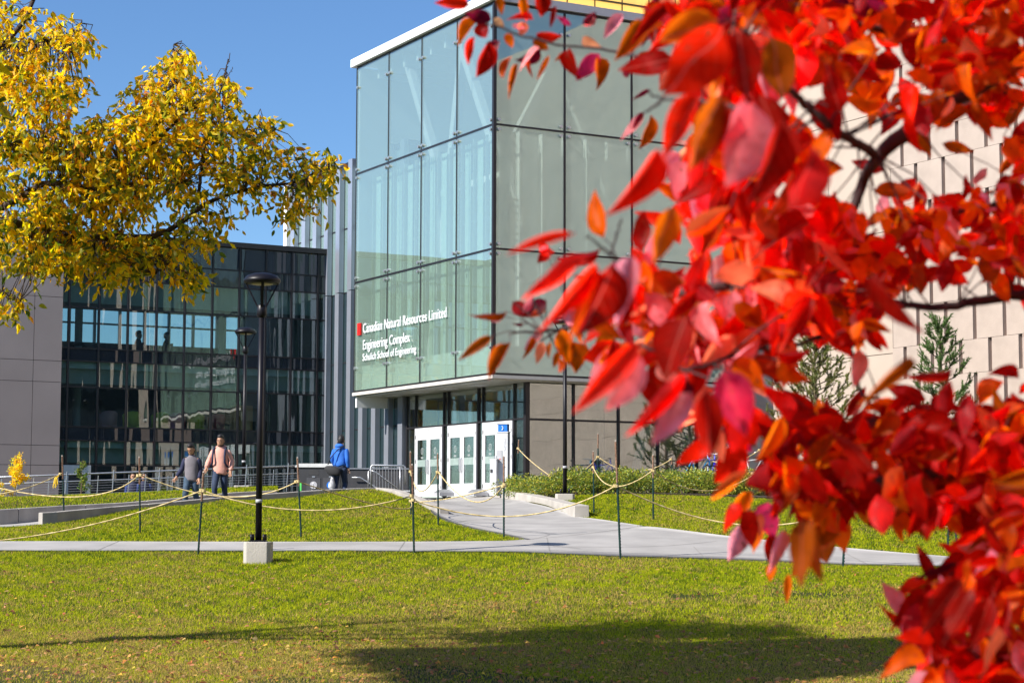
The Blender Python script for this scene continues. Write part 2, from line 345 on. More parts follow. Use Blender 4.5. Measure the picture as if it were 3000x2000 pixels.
def interp(pts, n):
    pts = np.array([tuple(p) for p in pts], float); L = np.concatenate([[0], np.cumsum(np.linalg.norm(np.diff(pts, axis=0), axis=1))])
    t = np.linspace(0, L[-1], n); return np.stack([np.interp(t, L, pts[:, k]) for k in range(pts.shape[1])], 1)
def smooth_poly(P, it=2):
    P = np.array(P, float)
    for _ in range(it):
        Q = [P[0]]
        for a, b in zip(P[:-1], P[1:]): Q += [a * .75 + b * .25, a * .25 + b * .75]
        Q.append(P[-1]); P = np.array(Q)
    return P
PATHS = []     # world-plan polygons kept free of grass
def strip(name, A, Bc, m, n, k, lift, label, wob=0):
    A = interp(smooth_poly(A), n); Bc = interp(smooth_poly(Bc), n)
    PATHS.append(np.concatenate([A[:, :2], Bc[::-1, :2]]))
    V = []
    for j in range(k + 1):
        t = j / k; p = A * (1 - t) + Bc * t; p[:, 2] = hgt(p[:, 0], p[:, 1]) + lift; V.append(p)
    V = np.concatenate(V); i = (np.arange(k)[:, None] * n + np.arange(n - 1)[None]).ravel()
    top = np.stack([i, i + 1, i + 1 + n, i + n], 1)
    # skirt so that the slab has real thickness
    nV = len(V); V2 = V.copy(); V2[:, 2] -= .12
    e1 = np.arange(n - 1); e2 = k * n + e1
    sk = np.concatenate([np.stack([e1, e1 + 1, e1 + 1 + nV, e1 + nV], 1), np.stack([e2 + 1, e2, e2 + nV, e2 + 1 + nV], 1)])
    me = np_mesh(name, np.concatenate([V, V2]), np.concatenate([top, sk]), m)
    return tag(link(name, me), label=label, kind='structure')
G = gp
near = [G(-400, 1616), G(0, 1617), G(500, 1617), G(1000, 1617), G(1500, 1620), G(1819, 1633), G(2138, 1641), G(2460, 1657), G(2950, 1668), G(3500, 1695)]
far = [G(-400, 1590), G(0, 1590), G(500, 1591), G(1000, 1591), G(1500, 1588), G(1700, 1566), G(1883, 1543), G(2138, 1575), G(2460, 1607), G(2928, 1645), G(3500, 1672)]
def cut(P, Q):  # resample both by x so that columns stay upright
    xs = np.linspace(P[0].x, P[-1].x, 60); a = np.array([tuple(p) for p in P]); b = np.array([tuple(p) for p in Q])
    A = np.stack([xs, np.interp(xs, a[:, 0], a[:, 1]), xs * 0], 1); Bq = np.stack([xs, np.interp(xs, b[:, 0], b[:, 1]), xs * 0], 1); return A, Bq
nA, fA = cut(near, far)
strip('path', nA, fA, M_path, 120, 8, .028, 'pale concrete footpath crossing the lawn')
l2 = [G(1218, 1457), G(1250, 1490), G(1292, 1524), G(1385, 1551), G(1545, 1585)]
r2_ = [G(1448, 1453), G(1530, 1476), G(1625, 1496), G(1716, 1519), G(1883, 1544)]
l2[0] = Vector(loc(1.45, 7.8)); r2_[0] = Vector(loc(1.45, .6))
strip('forecourt', l2, r2_, M_path, 60, 20, .030, 'pale concrete forecourt rising to the entrance doors')
# saw cut joints and arcs in the concrete, thin recessed looking sheets 4 mm above the slab
def joint(parent_name, P, Q, lift, n=14, w=.008, bend=0):
    P, Q = Vector(P), Vector(Q); V = []; dv = (Q - P); s_ = Vector((-dv.y, dv.x, 0)).normalized()
    for i in range(n + 1):
        t = i / n; c = P.lerp(Q, t) + s_ * bend * math.sin(math.pi * t)
        for k in (-1, 1): p = c + s_ * w * k; V.append((p.x, p.y, h1(p.x, p.y) + lift + .004))
    return link('joint', np_mesh('joint', np.array(V), np.array([[2 * i, 2 * i + 1, 2 * i + 3, 2 * i + 2] for i in range(n)]), M_joint2), bpy.data.objects[parent_name])
M_joint2 = mat('joint_line', (.24, .225, .21), .9)
for k in range(4, 56, 7):
    a, b = Vector(nA[k]), Vector(fA[k] if k < len(fA) else nA[k])
    if a.x > 1: b = a + (b - a).normalized() * min(2.2, (b - a).length)
    joint('path', a.lerp(b, .02), a.lerp(b, .98), .028)
for a, b, bd in (((1400, 1560), (1560, 1583), .9), ((1330, 1535), (1640, 1512), .5), ((1300, 1500), (1560, 1494), .35), ((1480, 1600), (1700, 1612), .25), ((1620, 1606), (2100, 1590), -.5), ((1255, 1478), (1500, 1472), .2)):
    joint('forecourt', G(*a), G(*b), .030, 24, .010, bd)
strip('walkway', [G(-500, 1551), G(-200, 1549), G(0, 1547), G(100, 1542)] + [Vector(at(px, py, d)) for px, py, d in ((300, 1518, 44.6), (565, 1494, 47), (800, 1466, 50), (1000, 1450, 52), (1190, 1456, 59))],
      [G(-500, 1541), G(-200, 1540), G(0, 1538)] + [Vector(at(px, py, d)) for px, py, d in ((100, 1533, 44.7), (300, 1510, 46.2), (565, 1486, 48.8), (800, 1460, 52.3), (1000, 1448, 55.5), (1200, 1450, 62))],
      M_path, 60, 6, .026, 'pale walkway between the two low walls')

# ------------------------------------------------------------------ low concrete walls
def lowwall(name, pts, h, th, label, m, side=1, cuts=1):
    """pts: top front edge (x,y,z); wall extends away from camera by th, down by h; split into cast panels with open joints"""
    P = interp(pts, 41 if cuts > 1 else 31); root = empty(name, tuple(P[0]), label=label, cat='wall'); P = P - P[0]
    T = np.gradient(P[:, :2], axis=0); T /= np.linalg.norm(T, axis=1)[:, None]; Nn = np.stack([-T[:, 1], T[:, 0]], 1) * side
    step = (len(P) - 1) // cuts
    for c in range(cuts):
        a = c * step; b = (c + 1) * step if c < cuts - 1 else len(P) - 1
        mb = MB(); n = b - a + 1
        for i in range(a, b + 1):
            g = T[i] * (.006 if i == a and c else (-.006 if i == b and c < cuts - 1 else 0))
            p = P[i, :2] + g; q = p + Nn[i] * th; z = P[i, 2]
            mb.v += [(p[0], p[1], z - h), (p[0], p[1], z), (q[0], q[1], z + .002), (q[0], q[1], z - h)]
        for i in range(n - 1):
            for k in range(4): mb.f.append((i * 4 + k, i * 4 + (k + 1) % 4, i * 4 + 4 + (k + 1) % 4, i * 4 + 4 + k))
        mb.f.append((0, 1, 2, 3)); o = (n - 1) * 4; mb.f.append((o + 3, o + 2, o + 1, o))
        mb.build('cast_panel', m, root, bevel=.012)
    return root
wa = [at(px, py, d) for px, py, d in ((-420, 1508, 42.5), (0, 1492, 44.0), (200, 1480, 45.3), (383, 1471, 46.6), (530, 1458, 47.9), (689, 1442, 49.6), (812, 1436, 51))]
lowwall('retaining_wall', wa, .75, .2, 'long low concrete retaining wall with joints behind the walkway, holding up the back lawn', M_concwall, cuts=6)
wb = [at(px, py, d) for px, py, d in ((122, 1503, 42.1), (145, 1501, 42.3), (300, 1487, 43.8), (450, 1475, 45.2), (600, 1461, 46.6), (765, 1448, 48.2), (900, 1438, 49.4), (1008, 1431, 50.3), (1106, 1427, 50.8), (1150, 1434, 50.1), (1208, 1455, 48.1), (1288, 1490, 45.3))]
wb[0] = wb[1] + Vector((-.16, .02, 0))
lowwall('kerb_wall', wb, .42, .22, 'low concrete wall crested by the middle lawn, its square end left of the first stake', M_concwall, cuts=5)
wc = [at(px, py, d) for px, py, d in ((1683, 1480, 45.4), (1640, 1471, 47.3), (1600, 1461, 49.4), (1550, 1450, 52), (1490, 1438, 55.5), (1455, 1430, 58), (1430, 1425, 60))]
lowwall('curved_wall', wc, 1.0, .35, 'curved pale concrete wall right of the forecourt, in front of the hedge', M_conc, side=-1, cuts=3)

# ------------------------------------------------------------------ back lawn above the retaining wall
e1 = interp([Vector(p) + Vector((0, .2, .0)) for p in wa], 60)
e2 = interp([at(px, py, d) for px, py, d in ((-420, 1462, 50), (0, 1458, 51.5), (200, 1452, 52), (400, 1446, 52.5), (530, 1442, 52.8), (700, 1437, 53.2), (812, 1434, 53.6))], 60)
Vb = np.concatenate([e1 * (1 - t) + e2 * t + np.array([0, 0, -.015 + .1 * math.sin(math.pi * t)]) for t in np.linspace(0, 1, 8)])
ii = (np.arange(7)[:, None] * 60 + np.arange(59)[None]).ravel()
back_V = Vb
tag(link('back_lawn', np_mesh('back_lawn', Vb, np.stack([ii, ii + 1, ii + 61, ii + 60], 1), mg, smooth=True)), label='raised strip of lawn behind the long retaining wall', kind='structure')

# ------------------------------------------------------------------ the glass tower
def pane(parent, m, u0, u1, v0, v1, z0, z1, name='glass_pane', th=.024):
    """pane in the plane u=const (u0==u1) or v=const"""
    o_ = (min(u0, u1), min(v0, v1), z0)
    wu, wv, hz = abs(u1 - u0), abs(v1 - v0), z1 - z0
    key = (round(wu, 3), round(wv, 3), round(hz, 3), m.name)
    if key not in PANES:
        PANES[key] = MB().box(0 if wu else -th / 2, wu if wu else th / 2, 0 if wv else -th / 2, wv if wv else th / 2, 0, hz).mesh('pane')
        PANES[key].materials.append(m)
    o = link(name, PANES[key], parent); o.location = o_; return o
PANES = {}
ZL = [4.128, 7.781, 11.457, 15.096]; W = 2.39
VL = [0, 2.36, 4.78, 7.2, 9.714]; UL = [0, 2.39, 4.77, 7.16, 8.79]
T = empty('glass_tower', tuple(loc(0, 0)), PHI, label='tall glass entrance tower with a white roof edge and large panes over the doors', cat='building')
g = .022
for i in range(3):
    for j in range(4):
        pane(T, G_tower, 0, 0, VL[j] + g, VL[j + 1] - g, ZL[i] + g, ZL[i + 1] - g)
        pane(T, G_towerR, UL[j] + g, UL[j + 1] - g, 0, 0, ZL[i] + g, ZL[i + 1] - g)
# joints: dark gaskets in the gaps (long thin parts)
for z in ZL:
    MB().box(-.03, .03, .03, VL[-1], z - .028, z + .028).build('glazing_joint', M_mull, T)
    MB().box(.03, UL[-1], -.03, .03, z - .028, z + .028).build('glazing_joint', M_mull, T)
for v in VL[1:]:
    MB().box(-.024, .024, v - .026, v + .026, 4.16, 15.07).build('glazing_joint', M_mull, T)
for u in UL[1:]:
    MB().box(u - .034, u + .034, -.026, .026, 4.16, 15.07).build('glazing_joint', M_mull, T)
MB().box(-.05, .05, -.05, .05, 4.1, 15.1).build('corner_post', M_mull, T)
bo = MB()
for z in ZL[1:-1] + [4.9, 14.4]:
    for dz in ((-.14, .14) if z in ZL else (0,)):
        for v in VL:
            for dv in (-.13, .13):
                if 0 < v + dv < VL[-1]: bo.tube([(-.075, v + dv, z + dz), (0, v + dv, z + dz)], .05, 8)
        for u in UL:
            for du in (-.14, .14):
                if 0 < u + du < UL[-1]: bo.tube([(u + du, -.075, z + dz), (u + du, 0, z + dz)], .05, 8)
tag(bo.build('glazing_bolts', M_galv, T), kind='stuff')
MB().box(-.16, .25, -.16, 9.95, 15.13, 15.41).build('roof_fascia', M_whitef, T, bevel=.02)
MB().box(.252, 8.9, -.14, .25, 15.13, 15.38).build('front_fascia', mat('shaded_white_fascia', (.50, .48, .51), .45, var=.03), T)  # white fascia on the shaded front; the lilac grey paints that shade
MB().box(.252, 8.8, .252, 9.9, 15.2, 15.4).build('roof_slab', M_int, T)
MB().box(-.06, 9.2, -.06, 9.75, 3.99, 4.09).build('soffit_trim', mat('soffit_trim', (.62, .58, .53), .6, var=.05), T)
MB().box(.05, 9.1, .05, 9.7, 3.95, 3.985).build('soffit', mat('soffit_metal', (.55, .54, .5), .35, .2, var=.08), T)
for v in (2, 4, 6, 8):
    MB().box(.45, .95, v, v + .5, 3.93, 3.948).build('soffit_panel', M_white, T)
# interior
MB().box(.3, 9.0, .3, 9.6, 4.1, 4.3).build('floor_slab', M_carpet, T)
MB().box(.22, .3, .22, 9.6, 4.11, 4.98).build('floor_edge', M_intg, T)
MB().box(.302, 9.0, .22, .3, 4.11, 4.98).build('floor_edge', mat('grey_floor_edge', (.42, .44, .43), .6), T)
MB().box(.05, 9.1, 9.62, 9.72, 3.6, 15.1).build('rear_wall', M_int, T)
MB().box(9.0, 9.1, .1, 9.6, .5, 15.1).build('side_wall', M_int, T)
MB().box(1.6, 8.9, 6.5, 6.6, 4.3, 10.6).build('inner_wall', M_intg, T)
MB().box(1.6, 8.9, 2.6, 6.49, 10.4, 10.6).build('gallery', M_int, T)
for k in range(9):
    MB().box(.35, 8.9, .9 + k * .98, 1.02 + k * .98, 14.6, 15.05).build('roof_beam', M_int, T)
for q in (((.5, .7, 11.2), (2.9, .75, 5.0)), ((2.6, .7, 13.5), (4.7, .75, 9.3)), ((7.6, .7, 13.2), (5.3, .72, 5.0)), ((4.9, .7, 8.2), (6.4, .75, 5.0)), ((.6, 5.2, 5.0), (.65, 3.2, 14.6)), ((.62, 7.0, 14.7), (.66, 4.9, 11.0)), ((.62, 1.2, 11.2), (.66, 3.4, 14.7)), ((3, .8, 14.7), (1.2, .8, 11.4))):
    MB().bar(*q, .24).build('slanted_strut', M_white, T)
perf = mat('perforated_screen', (.72, .77, .74), .6, var=.12, scale=22, detail=0)
for k, u in enumerate(np.arange(.42, 8.6, .78)):
    MB().box(u, u + (.5 if k % 2 else .36), .42, .44, 4.98, 11.3).build('perforated_panel', perf, T)
    MB().box(u + .60, u + .622, .30, .52, 4.98, 11.4).build('glass_rib', M_signw, T)
for k, v in enumerate(np.arange(.7, 9.4, .8)):
    MB().box(.44, .46, v, v + .36, 4.98, 11.3).build('perforated_panel', mat('green_screen', (.46, .60, .53), .6, var=.1), T)
    MB().box(.40, .50, v + .55, v + .57, 4.98, 11.4).build('glass_rib', M_intg, T)
MB().box(.6, .64, .7, 9.3, 8.9, 8.95).build('guard_rail', M_galv, T); MB().box(.6, 8.9, .62, .66, 8.9, 8.95).build('guard_rail', M_galv, T)
for z in np.arange(8.1, 9.4, .2):
    MB().box(.66, 1.4, .34, .36, z, z + .07).build('louvre_slat', M_intd, T)
# yellow clerestory storey on the roof; emission added to make its panels bright
ye = bpy.data.materials.new('glow_yellow_panel'); ye.use_nodes = True; pp = ye.node_tree.nodes['Principled BSDF']; pp.inputs['Base Color'].default_value = (.80, .50, .10, 1)
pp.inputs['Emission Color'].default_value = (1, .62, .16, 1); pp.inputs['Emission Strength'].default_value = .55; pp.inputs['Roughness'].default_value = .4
for k in range(7):
    MB().box(1.85 + k * .99, 2.82 + k * .99, .6, .7, 15.42, 17.0).build('yellow_panel', ye, T)
    MB().box(2.82 + k * .99, 2.84 + k * .99, .56, .7, 15.42, 17.0).build('panel_joint', M_mull, T)
MB().box(1.8, 8.85, .5, .598, 15.80, 15.84).build('panel_rail', M_mull, T)
MB().box(1.85, 8.9, .71, 5, 15.42, 17.0).build('plant_room', M_greyf, T)
# grey end pier with a slanting top
MB().prism([(8.83, .02, .4), (10.05, .02, .4), (10.05, .02, 14.0), (8.83, .02, 15.6)], (0, .5, 0)).build('end_pier', M_greyf, T)
# lower entrance glazing, set back under the overhang
u0, v0 = 1.35, .42
ZT = 3.94; ZM = 2.86; ZD = .62
low = [.5, 2.0, 3.58, 5.35, 7.1, 8.8]
us = [1.33, 2.95, 4.53, 5.95, 7.39, 8.8]
for a, b in zip(us[:-1], us[1:]):
    pane(T, G_lowR, a + .03, b - .03, v0, v0, .55, ZM - .03); pane(T, G_lowR, a + .03, b - .03, v0, v0, ZM + .03, ZT)
    MB().box(b - .03, b + .03, v0 - .06, v0 + .06, .5, ZT).build('mullion', M_mull, T)
MB().box(1.38, 8.8, v0 - .05, v0 + .05, ZM - .03, ZM + .03).build('transom', M_mull, T)
MB().box(1.2, 8.8, v0 - .08, v0 + .08, .2, .55).build('plinth', M_joint, T)
MB().box(u0 - .07, u0 + .07, v0 - .07, v0 + .07, .4, ZT).build('mullion', M_mull, T)
vm = [(.49, 1.06), (1.14, 3.03), (3.11, 3.34), (3.42, 5.35), (5.43, 5.66), (5.74, 7.68), (7.76, 8.34)]
for a, b in vm:
    pane(T, G_low, u0, u0, a + .01, b - .01, ZM + .05, ZT)
    if b - a < 1: pane(T, G_low, u0, u0, a + .01, b - .01, .6, ZM - .01)
for v in (1.10, 3.07, 3.38, 5.39, 5.70, 7.72, 8.38):
    MB().box(u0 - .06, u0 + .05, v - .035, v + .035, .5, ZT).build('mullion', M_mull, T)
MB().box(u0 - .065, u0 + .05, .49, 8.34, ZM - .005, ZM + .045).build('transom', M_mull, T)
# three pairs of white doors
decal = mat('door_decal', (.35, .38, .38), .5); frost = mat('frosted_band', (.26, .33, .31), .6)
for (a, b) in ((1.14, 3.03), (3.42, 5.35), (5.74, 7.68)):
    mid = (a + b) / 2
    fr = MB(); fr.box(u0 - .09, u0 + .04, a, a + .045, ZD, ZM - .01); fr.box(u0 - .09, u0 + .04, b - .045, b, ZD, ZM - .01); fr.box(u0 - .09, u0 + .04, a + .045, b - .045, ZM - .065, ZM - .01)
    fr.build('door_frame', M_white, T)
    for s, (p, q) in enumerate(((a + .055, mid - .014), (mid + .014, b - .055))):
        d = MB(); st = .115
        x0, x1 = u0 - .08, u0 - .03
        d.box(x0, x1, p, p + st, ZD + .01, ZM - .07); d.box(x0, x1, q - st, q, ZD + .01, ZM - .07)
        d.box(x0, x1, p + st, q - st, ZD + .01, ZD + .40); d.box(x0, x1, p + st, q - st, ZM - .40, ZM - .07)
        dr = d.build('door', M_white, T, bevel=.008)
        # a leaf's own pieces
        gl_ = pane(dr, G_low, u0 - .055, u0 - .055, p + st, q - st, ZD + .40, ZM - .40)
        hb = p + .04 if s else q - .04
        MB().tube([(x0 - .04, hb, ZD + .75), (x0 - .06, hb, ZD + .8), (x0 - .06, hb, ZD + 1.15), (x0 - .04, hb, ZD + 1.2)], .016, 6).build('handle', M_galv, dr)
        MB().box(x0 + .01, x0 + .014, p + st, q - st, ZD + .98, ZD + 1.2).build('frosted_band', frost, dr)
        c = (p + q) / 2; dm = MB()
        for t in range(12):
            t0, t1 = 2 * math.pi * t / 12, 2 * math.pi * (t + 1) / 12
            dm.face([(x0 + .01, c + .09 * math.cos(t0), 2.1 + .11 * math.sin(t0)), (x0 + .01, c + .09 * math.cos(t1), 2.1 + .11 * math.sin(t1)), (x0 + .01, c + .07 * math.cos(t1), 2.1 + .09 * math.sin(t1)), (x0 + .01, c + .07 * math.cos(t0), 2.1 + .09 * math.sin(t0))])
        dm.box(x0 + .008, x0 + .01, c - .012, c + .012, 2.03, 2.16)
        for k in (-1, 0, 1): dm.box(x0 + .008, x0 + .011, c + k * .055 - .02, c + k * .055 + .02, 1.86, 1.92)
        dm.build('door_decal', decal, dr)
        hg = b - .055 if s else a + .055
        for z in (ZD + .25, ZD + 1.1, ZM - .35): MB().box(x0 - .012, x0 + .01, hg - .018, hg + .018, z, z + .11).build('hinge', M_black, dr)
# lobby
MB().box(1.6, 8.9, .6, 9.5, .45, .6).build('lobby_floor', M_carpet, T)
MB().box(5.2, 5.3, 2.4, 9.5, .6, 3.9).build('lobby_wall', mat('lobby_wall', (.32, .31, .27), .8), T)
MB().box(5.35, 8.9, 3.0, 3.1, .6, 3.9).build('lobby_wall', mat('tan_wall', (.62, .53, .42), .8), T)
MB().box(1.45, 8.95, .5, 9.55, 3.87, 3.93).build('lobby_ceiling', M_int, T)
for q in (((5.2, .9, .6), (6.2, .9, 3.9)), ((7.9, .9, .6), (6.9, .9, 3.9))):
    MB().bar(*q, .2).build('slanted_strut', M_int, T)

# lettering on the left face
def text(body, name, m, parent, loc_, rot, size, sx=.62, ext=.012, off=.0, align='LEFT', flip=1):
    cu = bpy.data.curves.new(name, 'FONT'); cu.body = body; cu.size = size; cu.extrude = ext; cu.offset = off; cu.align_x = align; cu.resolution_u = 3; cu.space_character = 1.04
    o = bpy.data.objects.new(name, cu); col.objects.link(o); dg = bpy.context.evaluated_depsgraph_get()
    me = bpy.data.meshes.new_from_object(o.evaluated_get(dg)); bpy.data.objects.remove(o)
    me.materials.clear(); me.materials.append(m); t = link(name, me, parent)
    t.matrix_local = Matrix.Translation(loc_) @ rot @ Matrix.Diagonal((sx * flip, 1, 1, 1))
    return t
RL = Matrix(((0, 0, -1, 0), (-1, 0, 0, 0), (0, 1, 0, 0), (0, 0, 0, 1)))      # on u=const, reading toward -v, facing -u
RF = Matrix(((1, 0, 0, 0), (0, 0, -1, 0), (0, 1, 0, 0), (0, 0, 0, 1)))       # on v=const facing -v
def fit_text(body, z, size, vend, vstart=8.93, name='sign_letters'):
    t = text(body, name, M_signw, T, (-.06, vstart, z), RL, size, 1)
    wd = max(v.co.x for v in t.data.vertices) - min(v.co.x for v in t.data.vertices)
    sx = (vstart - vend) / wd; M_ = Matrix.Translation((-.06, vstart, z)) @ RL @ Matrix.Diagonal((sx, 1, 1, 1))
    line = bpy.data.objects.new('sign_line', None); col.objects.link(line); line.parent = T; line.matrix_local = M_
    bm = bmesh.new(); bm.from_mesh(t.data); seen = set(); isl = []
    for v in bm.verts:
        if v in seen: continue
        st = [v]; cur = set()
        while st:
            q = st.pop()
            if q in cur: continue
            cur.add(q); st += [e.other_vert(q) for e in q.link_edges if e.other_vert(q) not in cur]
        seen |= cur; xs = [q.co.x for q in cur]; isl.append([min(xs), max(xs), cur])
    isl.sort(key=lambda i: i[0]); grp = []
    for a in isl:
        if grp and a[0] < grp[-1][1] - .35 * min(a[1] - a[0], grp[-1][1] - grp[-1][0]): grp[-1][1] = max(grp[-1][1], a[1]); grp[-1][2] = grp[-1][2] | a[2]
        else: grp.append([a[0], a[1], set(a[2])])
    for x0, x1, vs_ in grp:
        vl = list(vs_); ix = {q: i for i, q in enumerate(vl)}; me = bpy.data.meshes.new('letter')
        me.from_pydata([q.co[:] for q in vl], [], [[ix[q] for q in f.verts] for f in bm.faces if f.verts[0] in ix]); me.materials.append(M_signw)
        link('letter', me, line)
    bm.free(); bpy.data.objects.remove(t); return line
fit_text('Canadian Natural Resources Limited', 6.02, .46, 2.89)
fit_text('Engineering Complex', 5.47, .46, 5.42)
fit_text('Schulich School of Engineering', 5.10, .345, 4.95)
MB().box(-.07, -.02, 9.12, 9.38, 5.98, 6.38).build('red_bar', M_red, T)
# cogwheel sign with reversed lettering inside the front glass
Gz, Gu = 12.75, 3.6
gm = MB(); nT = 20
for t in range(nT * 4):
    a0, a1 = 2 * math.pi * t / (nT * 4), 2 * math.pi * (t + 1) / (nT * 4); ro = .80 if t % 4 < 2 else .66; ri = .5
    gm.prism([(Gu + ri * math.cos(a0), .5, Gz + ri * math.sin(a0)), (Gu + ro * math.cos(a0), .5, Gz + ro * math.sin(a0)), (Gu + ro * math.cos(a1), .5, Gz + ro * math.sin(a1)), (Gu + ri * math.cos(a1), .5, Gz + ri * math.sin(a1))], (0, .03, 0))
gm.build('cogwheel_sign', mat('cog_sign', (.22, .28, .33), .5), T)
dk = mat('reversed_letters', (.09, .11, .10), .6)
text('UNIVERSITY OF', 'sign_letters', dk, T, (Gu + .36, .48, Gz - .12), RF, .12, .8, flip=-1)
text('CALGARY', 'sign_letters', dk, T, (Gu + .36, .48, Gz - .32), RF, .2, .75, flip=-1)
text('SCHULICH', 'sign_letters', dk, T, (6.4, .48, 13.05), RF, .42, .75, flip=-1)
text('School of Engineering', 'sign_letters', dk, T, (6.4, .48, 12.6), RF, .3, .72, flip=-1)

# ------------------------------------------------------------------ fin wall behind the tower
FW = empty('fin_wall_building', tuple(loc(0, 0)), PHI, label='building with tall silver upright fins between the tower and the dark glass wing', cat='building')
vs = 8.5; k = 0
while vs < 18.3:
    top = 12.6
    z0 = 9.7 if vs > 14.9 else .2
    MB().box(u0 - .16, u0 + .02, vs, vs + .34, z0, 7.9 if z0 < 1 else top).build('fin', M_alum, FW)
    if z0 < 1: MB().box(u0 - .16, u0 + .02, vs, vs + .34, 7.93, top).build('fin', M_alum, FW)
    for (za, zb) in ((.2, 3.0), (3.03, 5.4), (5.43, 7.9), (7.93, 10.2), (10.23, top - .2)):
        if zb > z0: pane(FW, G_fin if za < 7 else G_finup, u0 + .06, u0 + .06, vs + .34, vs + 1.05, max(za, z0), zb)
    vs += 1.05; k += 1
for z in (3.015, 5.415, 7.915, 10.215):
    MB().box(u0 + .03, u0 + .08, 8.5, 14.9 if z < 9 else 18.6, z - .02, z + .02).build('transom', M_mull, FW)
MB().box(u0 - .02, u0 + .5, 8.5, 18.8, top - .2, top - .02).build('parapet', M_mull, FW)
MB().box(u0 + .5, u0 + .6, 8.5, 18.6, .2, top - .2).build('inner_wall', mat('fin_core', (.05, .08, .09), .7), FW)
MB().box(u0 - .2, u0 + 3, 18.6, 18.9, 9.6, 12.6).build('end_panel', M_whitef, FW)
MB().box(u0 + .6, u0 + 7, 8.6, 18.6, 11.9, 12.3).build('roof', M_greyf, FW)

# ------------------------------------------------------------------ dark glass wing
v1 = 14.97
CW = empty('glass_wing', tuple(loc(0, 0)), PHI, label='three storey dark glass wing with rippled reflections between the concrete block and the fins', cat='building')
ucols = [-8.45, -8.2, -7.16, -6.14, -5.12, -4.11, -3.1, -2.1, -1.11, -.12, .90, 1.3]
zr = [(9.40, 8.65, 1), (8.61, 8.03, 1), (7.99, 7.05, 0), (7.01, 5.65, 0), (5.61, 5.22, 1), (5.18, 4.34, 0), (4.30, 3.0, 0), (2.96, 2.54, 1), (2.50, 1.71, 0), (1.67, .83, 0), (.79, -.15, 0)]
for a, b in zip(ucols[:-1], ucols[1:]):
    for zt, zb, sp in zr:
        pane(CW, G_spand if sp else G_wing, a + .028, b - .028, v1, v1, zb, zt)
for u in ucols[1:]:
    MB().box(u - .032, u + .032, v1 - .06, v1 + .06, -.15, 9.44).build('mullion', M_mull, CW)
for z in (8.63, 8.01, 7.03, 5.63, 5.20, 4.32, 2.98, 2.52, 1.69, .81):
    MB().box(-8.45, 1.32, v1 - .045, v1 + .05, z - .024, z + .024).build('transom', M_mull, CW)
MB().box(-13.5, 1.32, v1 - .14, v1 + .5, 9.44, 9.62).build('parapet', M_joint, CW)
MB().box(-13.5, 1.3, v1 + .1, 24, 8.05, 9.43).build('roof_slab', M_int, CW)
MB().box(-13.5, 1.3, v1 + .1, 24, 4.95, 5.22).build('floor_slab', M_int, CW)
MB().box(-13.5, 1.3, v1 + .1, 24, 2.28, 2.54).build('floor_slab', M_int, CW)
MB().box(-13.5, 1.3, v1 + .1, 24, -.35, -.15).build('floor_slab', M_carpet, CW)
for z in (7.3, 4.55, 1.8):
    MB().box(-8.4, 1.25, v1 + 3.0, v1 + 3.2, z, z + .74 if z > 7 else z + .39).build('bulkhead', mat('bulkhead', (.22, .2, .17), .7), CW)
MB().box(-13.5, 1.3, 23.9, 24.1, -.1, 4.94).build('inner_wall', mat('grey_partition', (.2, .22, .21), .8), CW)
MB().box(-13.5, 1.3, 23.8, 24.0, 5.23, 6.65).build('window_sill', M_intd, CW)
MB().box(-13.5, 1.3, 23.8, 24.0, 7.98, 8.04).build('window_head', M_int, CW)
for u in np.arange(-9.6, 1.4, 1.0): MB().box(u - .05, u + .05, 23.84, 23.96, 6.66, 7.97).build('window_mullion', M_white, CW)
MB().box(-13.5, 1.3, 23.86, 23.94, 7.36, 7.43).build('window_transom', M_white, CW)
for z, h_ in ((7.22, .79), (4.46, .72), (1.78, .70)):
    for a in (-8.40, -6.98, -4.96, -2.94, -.92): MB().box(a, a + 2.0 if a > -8 else a + 1.38, v1 + .38, v1 + .40, z, z + h_).build('ceiling_band', mat('pale_band', (.50, .56, .53), .7, var=.05), CW)  # pale upright sheets added to stand in for the light ceiling undersides
for u in (-6.9, -1.5): MB().tube([(u, 18.2, -.15), (u, 18.2, 8.04)], .14, 12).build('column', M_int, CW, True)
MB().box(1.42, 1.5, 15.1, 24.0, -.1, 9.4).build('side_wall', M_intd, CW)
MB().box(-3.2, 1.2, 19.5, 19.6, 2.55, 4.9).build('partition', M_intd, CW)
MB().box(-2.6, 1.2, 19.5, 19.6, -.1, 2.2).build('partition', M_intd, CW)
# white service door at the foot of the concrete block
dd = MB().box(-8.3, -7.35, v1 - .12, v1 - .06, -.15, 1.68).build('service_door', M_white, CW, bevel=.01)
MB().box(-8.12, -7.53, v1 - .125, v1 - .11, .45, 1.35).build('door_glass', M_spand, dd)
# concrete block to the left
CB = empty('concrete_block', tuple(loc(0, 0)), PHI, label='shaded smooth concrete block with panel joints at the left edge behind the yellow shrub', cat='building')
zj = [-.4, 1.66, 2.32, 4.42 + .02, 5.15, 7.3, 9.9]
uj = [-14.5, -12.2, -10.6, -9.42, -8.46]
for a, b in zip(uj[:-1], uj[1:]):
    for z0, z1 in zip(zj[:-1], zj[1:]):
        MB().box(a + .008, b - .008, v1 - .2, v1 + .1, z0 + .008, z1 - .008).build('concrete_panel', M_precast, CB)
MB().box(-14.5, -8.47, v1 - .17, 22, -.4, 9.85).build('core', M_joint, CB)

